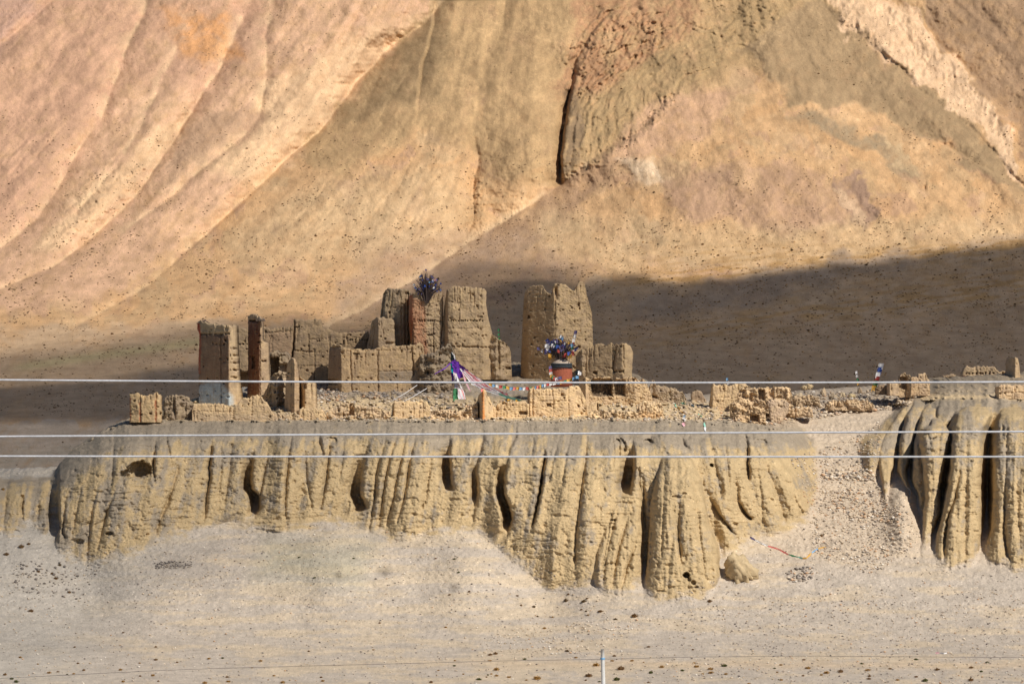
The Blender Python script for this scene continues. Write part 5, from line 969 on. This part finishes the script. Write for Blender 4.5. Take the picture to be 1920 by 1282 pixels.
ground_string([(1754, 1224), (1762, 1224), (1770, 1225), (1776, 1224)], ['pink_cloth', 'flag_white', 'flag_white'], 'small pale cloth strip lying on the plain at lower right', .16)

# ================================================================== CABLES, FENCE
def cable(pts, label, r=.0062):
    u = np.linspace(-1500, 3400, 60); p = np.array(pts, float); c = np.polyfit(p[:, 0], p[:, 1], 2); v = np.polyval(c, u)
    me = tube_mesh('power_cable', [W(a, b, 30 + .0) for a, b in zip(u, v)], r, 8); me.materials.append(M['cable_metal']); o = link('power_cable', me); tag(o, label, 'cable', 'overhead cables')
cable([(0, 712), (480, 715.5), (960, 717), (1440, 717), (1920, 716)], 'uppermost of the three overhead cables, crossing in front of the ruins')
cable([(0, 818), (480, 815.5), (960, 813), (1440, 811), (1920, 809)], 'middle of the three overhead cables, crossing just below the plateau rim')
cable([(0, 855), (480, 855.5), (960, 856), (1440, 856), (1920, 856)], 'lowest of the three overhead cables, crossing the cliff face')
def fence():
    e = empty('wire_fence', W(1132, 1361, 150)); tag(e, 'pale metal fence post with one thin dark wire at the bottom edge', 'fence'); b = np.array(e.location)
    me = tube_mesh('post', [W(1134, 1375, 150) - b, W(1130, 1232, 150) - b, W(1129.5, 1216, 150) - b], [.062, .058, .055], 10); me.materials.append(M['steel']); put(me, 'post', e, (0, 0, 0))
    me = lathe_mesh('band', [(.07, -.03), (.075, 0), (.07, .03)], 12); me.materials.append(M['flag_sky']); put(me, 'clip', e, W(1130, 1234, 150) - b)
    u = np.array([-900, -300, 0, 300, 450, 725, 950, 1130, 1300, 1500, 1920, 2300, 2900], float); v = np.array([1320, 1285, 1271, 1256, 1251, 1244, 1238, 1235, 1231, 1229, 1232, 1240, 1262], float)
    uu = np.linspace(-900, 2900, 80); me = tube_mesh('wire', [W(a, bb, 150) - b for a, bb in zip(uu, np.interp(uu, u, v))], .006, 5); me.materials.append(M['wire_dark']); put(me, 'wire', e, (0, 0, 0))
fence()

# ================================================================== STONES, SHRUBS
_ico = None
def blob(seed, fl=.8, jit=.3, sub=2):
    """irregular rounded stone, unit size"""
    import bmesh
    bm = bmesh.new(); bmesh.ops.create_icosphere(bm, subdivisions=sub, radius=1)
    V = np.array([v.co[:] for v in bm.verts]); f = np.array([[v.index for v in p.verts] for p in bm.faces]); bm.free()
    k = 1 + jit * (pn(V[:, 0] * 1.3 + seed, V[:, 1] * 1.3 + V[:, 2]) + .5 * pn(V[:, 0] * 3 + seed, V[:, 2] * 3 + V[:, 1] * 2))
    V = V * k[:, None]; V[:, 2] *= fl; return V, f
base_blobs = [blob(i * 3.1, .75, .45, 1) for i in range(6)]
def scatter(name, label, cat, u, v, size, col, mat, kind='stuff', sink=.25, sq=(1, 1, .75)):
    d = surfA(u, v)[0] if name != 'mountain_shrubs' else surfB(u, v)
    P = ray(u, v, d); n = len(u); VV = []; FF = []; CC = []; off = 0
    rot = RS.rand(n) * 6.28
    for i in range(n):
        V, f = base_blobs[i % 6]; c, s_ = math.cos(rot[i]), math.sin(rot[i])
        q = V * size[i] * np.array(sq)
        q = np.stack([q[:, 0] * c - q[:, 1] * s_, q[:, 0] * s_ + q[:, 1] * c, q[:, 2]], 1) + P[i] + np.array([0, 0, size[i] * (sq[2] - sink)])
        VV.append(q); FF.append(f + off); off += len(V); CC.append(np.broadcast_to(col[i], q.shape))
    me = mesh_np(name, np.concatenate(VV), np.concatenate(FF), np.concatenate(CC), smooth=False)
    o = link(name, me, mat); tag(o, label, cat, None, kind); return o
def in_poly(P, n):
    P_ = np.array(P, float); a = P_.min(0); b = P_.max(0); U = []; 
    while len(U) < n:
        q = a + RS.rand(n * 3, 2) * (b - a); m = poly_sd(P, q[:, 0], q[:, 1]) > 0; U += q[m].tolist()
    return np.array(U[:n])
STC = np.array([(.55, .44, .32), (.66, .56, .44), (.40, .33, .27), (.30, .26, .23), (.58, .38, .24), (.72, .66, .58), (.22, .19, .17), (.50, .42, .34)])
def stones(name, label, polys):
    uv = []; sz = []; cs = []
    for P, n, s0, s1, w_ in polys:
        q = in_poly(P, n); uv.append(q); sz.append(s0 + (s1 - s0) * RS.rand(n) ** 3); w2 = np.array(w_, float); cs.append(STC[RS.choice(8, n, p=w2 / w2.sum())] * (.85 + .3 * RS.rand(n))[:, None])
    uv = np.concatenate(uv); scatter(name, label, 'stones', uv[:, 0], uv[:, 1], np.concatenate(sz), np.concatenate(cs), M_stone)
stones('rubble', 'pale broken brick and stone rubble strewn along the plateau rim and ravine', [
    ([(480, 756), (900, 752), (1330, 752), (1450, 762), (1450, 792), (480, 790)], 2600, .035, .17, (6, 3, 3, 1, 1, 1, 1, 4)),
    ([(590, 715), (650, 722), (650, 756), (592, 752)], 420, .05, .2, (3, 1, 3, 2, 4, 1, 3, 2)),
    ([(660, 700), (850, 690), (860, 750), (660, 755)], 700, .05, .24, (2, 0, 4, 4, 1, 0, 3, 3)),
    ([(1420, 735), (1640, 735), (1720, 742), (1700, 765), (1600, 775), (1440, 800), (1420, 780)], 1900, .035, .22, (6, 3, 3, 1, 2, 1, 1, 4)),
    ([(1480, 862), (1600, 820), (1650, 790), (1650, 915), (1700, 950), (1728, 1010), (1640, 1080), (1520, 1040), (1520, 960)], 3000, .03, .13, (6, 4, 3, 2, 3, 2, 1, 4)),
    ([(1540, 888), (1640, 880), (1640, 902), (1545, 900)], 350, .05, .2, (5, 4, 2, 2, 3, 2, 1, 3)),
    ([(1540, 920), (1650, 925), (1700, 975), (1600, 985)], 450, .04, .17, (5, 3, 2, 1, 4, 1, 1, 3))])
stones('gravel', 'scattered small stones over the plain in front of the cliffs', [
    ([(0, 1060), (300, 1010), (600, 980), (950, 1010), (1200, 1140), (1400, 1060), (1520, 980), (1740, 1050), (2000, 1100), (2000, 1282), (-60, 1282), (-60, 1060)], 5200, .03, .10, (4, 3, 4, 3, 1, 2, 2, 4)),
    ([(1300, 1120), (1900, 1100), (1980, 1282), (1200, 1282)], 2200, .03, .105, (4, 3, 4, 4, 1, 2, 3, 4)),
    ([(940, 1180), (1250, 1150), (1100, 1230), (880, 1220)], 500, .04, .11, (3, 4, 2, 1, 1, 4, 1, 2)),
    ([(20, 1050), (190, 1060), (150, 1125), (30, 1110)], 130, .06, .16, (0, 0, 1, 3, 0, 0, 6, 0)),
    ([(290, 1052), (360, 1052), (360, 1066), (290, 1066)], 90, .06, .12, (0, 0, 1, 3, 0, 0, 4, 0)),
    ([(1470, 1068), (1530, 1062), (1520, 1090), (1480, 1092)], 90, .08, .18, (1, 1, 2, 4, 2, 1, 4, 0))])
def boulder(u, v, su, sv, label, seed, col=(.50, .38, .23), dd=0, cat='boulder'):
    d = ground_d(u, v + sv * .6)[0] + dd; px = K * d; V, f = blob(seed, 1, .22 if su > 20 else .4, 4)
    V = V * (1 + .14 * fbm(V[:, 0] * 4 + seed, V[:, 2] * 4 + V[:, 1] * 3, 3))[:, None]
    if su > 20:
        V = V * (1 + .16 * np.sign(pn(V[:, 0] * 1.1 + 3, V[:, 2] * 1.1 + V[:, 1])) * np.abs(pn(V[:, 0] * 2.1, V[:, 2] * 1.7 + V[:, 1])) ** .5)[:, None]
        V[:, 0] += .30 * V[:, 2] * -1; V[:, 0] *= np.where(V[:, 2] > 0, 1 - .25 * V[:, 2], 1)
    V = V * np.array([su * px, su * px * .9, sv * px]); c = np.array(col) * (1 + .15 * fbm(V[:, 0] * 3, V[:, 2] * 3 + V[:, 1], 3))[:, None]
    me = mesh_np('boulder', V, f, c); o = link('boulder', me, M_wall); o.location = W(u, v, d); tag(o, label, cat); return o
boulder(1386, 1068, 28, 30, 'large rounded clay boulder lying alone on the plain right of the big buttress', 1, (.47, .365, .225), .4)
for i, (u, v, su, sv, l) in enumerate([(1508, 727, 5, 4, 'small sunlit round stone, left one of the pair perched on the plateau crest'), (1517, 725, 7, 5, 'larger sunlit round stone, right one of the pair perched on the plateau crest'), (1498, 742, 9, 5, 'flat-topped pale boulder below the perched pair of round stones'),
    (1524, 748, 12, 7, 'wide grey ribbed boulder between the flat-topped boulder and the thin upright stone'), (1544, 737, 5, 9, 'thin upright block standing on the plateau crest'), (1564, 745, 7, 6, 'dark-hollowed boulder right of the thin upright block'), (1580, 741, 6, 5, 'cream boulder with sunlit cap, middle of the row left of the flag sticks'),
    (1597, 743, 7, 5, 'yellowish boulder at the right end of the row left of the flag sticks'), (1612, 733, 4, 7, 'slim brown stump at the foot of the thin short stick'), (1634, 733, 5, 3, 'small dark stone at the foot of the slanting flag pole'), (890, 822 - 60, 5, 4, 'dark lump of clay beside the orange-edged pillar')]):
    boulder(u, v, su, sv, l, 10 + i, [(.58, .44, .26), (.58, .44, .26), (.54, .43, .30), (.40, .32, .23), (.55, .42, .28), (.42, .33, .23), (.58, .46, .30), (.58, .46, .27), (.40, .30, .20), (.10, .09, .09), (.3, .24, .18)][i])
# shrubs: tufts of dry stems, one mesh per kind, copied
def tuft_mesh(name, seed, base, n=70, flat=.75):
    rs = np.random.RandomState(seed); V = []; f = []; C = []
    for i in range(n):
        a = rs.rand() * 6.28; r = rs.rand() ** .6; h = flat * (1 - .5 * r) * rs.uniform(.6, 1.1)
        b = np.array([.45 * r * math.cos(a), .45 * r * math.sin(a), -.15]); t = np.array([1.0 * r * math.cos(a), 1.0 * r * math.sin(a), h]); s = np.array([-math.sin(a), math.cos(a), 0]) * .09
        k = len(V); V += [b - s, b + s, t + s * .6, t - s * .6]; f.append((k, k + 1, k + 2, k + 3)); c = np.array(base) * rs.uniform(.6, 1.35); C += [c] * 4
        s2 = np.array([math.cos(a), math.sin(a), .3]) * .12; V += [t * .8 - s2, t * .8 + s2, t + s * 1.1, t - s * 1.4]; f.append((k + 4, k + 6, k + 5, k + 7)); C += [c * .9] * 4
    return mesh_np(name, np.array(V), np.array(f), np.array(C), smooth=False)
TF = [tuft_mesh('shrub', i, c) for i, c in enumerate([(.30, .18, .085), (.46, .28, .10), (.20, .135, .07), (.15, .16, .06)])]
for m_ in TF: m_.materials.append(M_shrub)
def shrub(u, v, spx, kind, label, group, far=False):
    d = float(surfB(np.array([u]), np.array([v]))[0]) if far else ground_d(u, v)[0]
    o = bpy.data.objects.new('shrub', TF[kind]); COL.objects.link(o); o.location = W(u, v, d); s = spx * K * d
    o.scale = (s, s, s * RS.uniform(.9, 1.35)); o.rotation_euler = (0, 0, RS.rand() * 6.28); tag(o, label, 'shrub', group)
NEAR_T = [(970, 1117, 3, 0), (977, 1135, 3, 0), (1001, 1138, 4, 2), (1008, 1156, 3, 2), (1036, 1157, 3, 1), (1061, 1127, 5, 2), (1066, 1114, 3, 0), (1095, 1128, 6, 2), (1090, 1143, 3, 0), (1099, 1146, 3, 2), (1101, 1122, 3, 0), (1126, 1147, 6, 0), (1103, 1153, 3, 1), (1154, 1161, 4, 2), (1190, 1156, 7, 0),
          (1021, 1178, 4, 1), (1331, 1128, 5, 0), (1063, 1221, 5, 2), (919, 1228, 5, 0), (929, 1226, 5, 0), (919, 1239, 4, 1), (931, 1256, 6, 1), (931, 1267, 4, 1), (898, 1274, 6, 3), (1080, 1233, 4, 1), (1118, 1248, 7, 1), (1148, 1239, 4, 1), (1152, 1230, 4, 0), (1164, 1255, 8, 0), (1185, 1239, 4, 1), (1216, 1213, 4, 0),
          (1007, 1273, 8, 1), (1104, 1268, 8, 0), (1156, 1275, 7, 3), (1220, 1262, 5, 3), (1241, 1251, 5, 1), (1299, 1218, 3, 0), (1332, 1255, 6, 1), (1358, 1249, 6, 3), (1306, 1250, 6, 1), (1361, 1264, 4, 1), (1333, 1262, 6, 1), (1576, 1260, 6, 0), (1550, 1262, 6, 1), (1627, 1257, 6, 1), (1515, 1253, 6, 1), (1465, 1275, 4, 1), (1630, 1268, 4, 0), (1821, 1252, 5, 0), (1757, 1256, 6, 0),
          (1669, 1254, 4, 0), (1840, 1259, 4, 3), (1683, 1275, 4, 1), (1735, 1277, 6, 3), (1820, 1276, 6, 0), (1540, 1005, 4, 0), (852, 1048, 3, 3), (663, 1047, 3, 3), (561, 1045, 3, 3), (58, 1146, 6, 0), (40, 1026, 6, 0), (12, 1040, 6, 0), (54, 1020, 4, 0), (6, 918, 4, 1), (42, 930, 4, 1), (277, 1001, 4, 1), (112, 1060, 4, 2), (105, 1085, 5, 0), (98, 1076, 4, 0), (72, 1072, 4, 0),
          (130, 1111, 4, 0), (292, 1213, 3, 0), (392, 1235, 4, 1), (262, 1243, 3, 1), (226, 1256, 4, 1), (332, 1242, 3, 0), (231, 1186, 3, 0), (140, 1213, 3, 0), (22, 1273, 4, 3), (297, 1277, 3, 0), (579, 1221, 3, 0), (700, 1218, 3, 1), (712, 1168, 3, 0), (836, 1176, 3, 1), (590, 1083, 3, 3), (817, 1047, 3, 0), (860, 1073, 3, 3), (880, 1109, 3, 0), (843, 1115, 3, 0), (428, 1278, 5, 1), (530, 1280, 5, 1), (384, 1281, 5, 1), (605, 1277, 4, 1), (602, 1270, 3, 0)]
def near_shrub(u, v, s, k):
    size = 'tiny' if s < 3.2 else 'small' if s < 5.2 else 'bushy'
    look = ['dark brown', 'rusty orange', 'blackish', 'greenish'][k]
    if v > 1200: where = 'along the bottom edge left of the fence post' if u < 1130 else 'along the bottom edge right of the fence post'
    elif u < 240: where = 'below the left end of the cliff'
    elif u < 900: where = 'on the slope below the middle cliff'
    elif u < 1130: where = 'just left of the foot of the big buttress'
    else: where = 'beside or right of the foot of the big buttress'
    shrub(u, v, s, k, '%s %s dry shrub %s' % (size, look, where), '%s %s dry shrubs %s' % (size, look, where))
for i, (u, v, s, k) in enumerate(NEAR_T):
    near_shrub(u, v, s * 1.15, k)
for i in range(70):
    u = RS.uniform(-30, 1960); v = RS.uniform(1232, 1290)
    if v - 1232 > 0: near_shrub(u, v, RS.uniform(2, 6), int(RS.choice([0, 1, 1, 3])))
def dens(u, v):
    n = fbm(u / 70, v / 40, 3)
    n = n + .5 * fbm(u / 22, v / 16, 2)
    D = .12 + 1.5 * ss(0, .7, n)
    D = D * (1 + 1.4 * ss(380, 470, v)) * np.where((u > 640) & (u < 1500) & (v < 260), .12, 1.0) * np.where((u < 330) & (v < 170), .25, 1)
    D = D * np.where((v > 780) & (u < 300), .05, 1) * np.where((v > 500) & (u > 1100), 2.0, 1)
    D = D * (1 + 1.2 * np.exp(-((v - (470 - .03 * (u - 1500))) / 30) ** 2) * (u > 1150))
    return D
def far_shrub(u, v, s, k):
    look = 'brown' if k == 0 else 'blackish'
    where = 'in the cloud shadow' if (v > 520 and u > 1120) else 'on the sunlit mountain slope' if v < 470 else 'on the lower slope'
    side = 'behind the left half of the plateau' if u < 960 else 'behind the right half of the plateau'
    shrub(u, v, s, k, '%s little shrub %s %s' % (look, where, side), '%s shrubs %s %s' % (look, where, side), True)
def far_shrubs():
    n = 90000; u = RS.uniform(-300, 2200, n); v = -60 + 960 * RS.rand(n) ** .8
    k = RS.rand(n) * 1.9 < dens(u, v); u = u[k]; v = v[k]; n = len(u)
    s = (.6 + 1.5 * RS.rand(n) ** 3) * (.8 + .45 * ss(0, 600, v)); big = RS.rand(n) < .04; s[big] *= 1.6
    vis = (u > 5) & (u < 1915) & (v > 5) & (v < 690)
    order = np.argsort(-s * vis); idx = order[:130]
    for i in idx: far_shrub(u[i], v[i], s[i] * 1.05, int(RS.choice([0, 2, 2])))
    m = np.ones(n, bool); m[idx] = False; u = u[m]; v = v[m]; s = s[m]; n = len(u)
    orange = ss(.3, .6, RS.rand(n)) * ((u > 1100) & (v > 450 - .0 * u))
    c = np.array([.22, .15, .085]) + (np.array([.38, .22, .09]) - np.array([.22, .15, .085])) * (orange * (RS.rand(n) < .75))[:, None]
    c = c * RS.uniform(.6, 1.3, n)[:, None]
    d = baseB(v)
    scatter('mountain_shrubs', 'sparse dark shrubs dotting the mountain slope and valley floor', 'shrubs', u, v, s * K * d * .8, c, M_shrub, sq=(1.25, 1, .75), sink=.3)
far_shrubs()
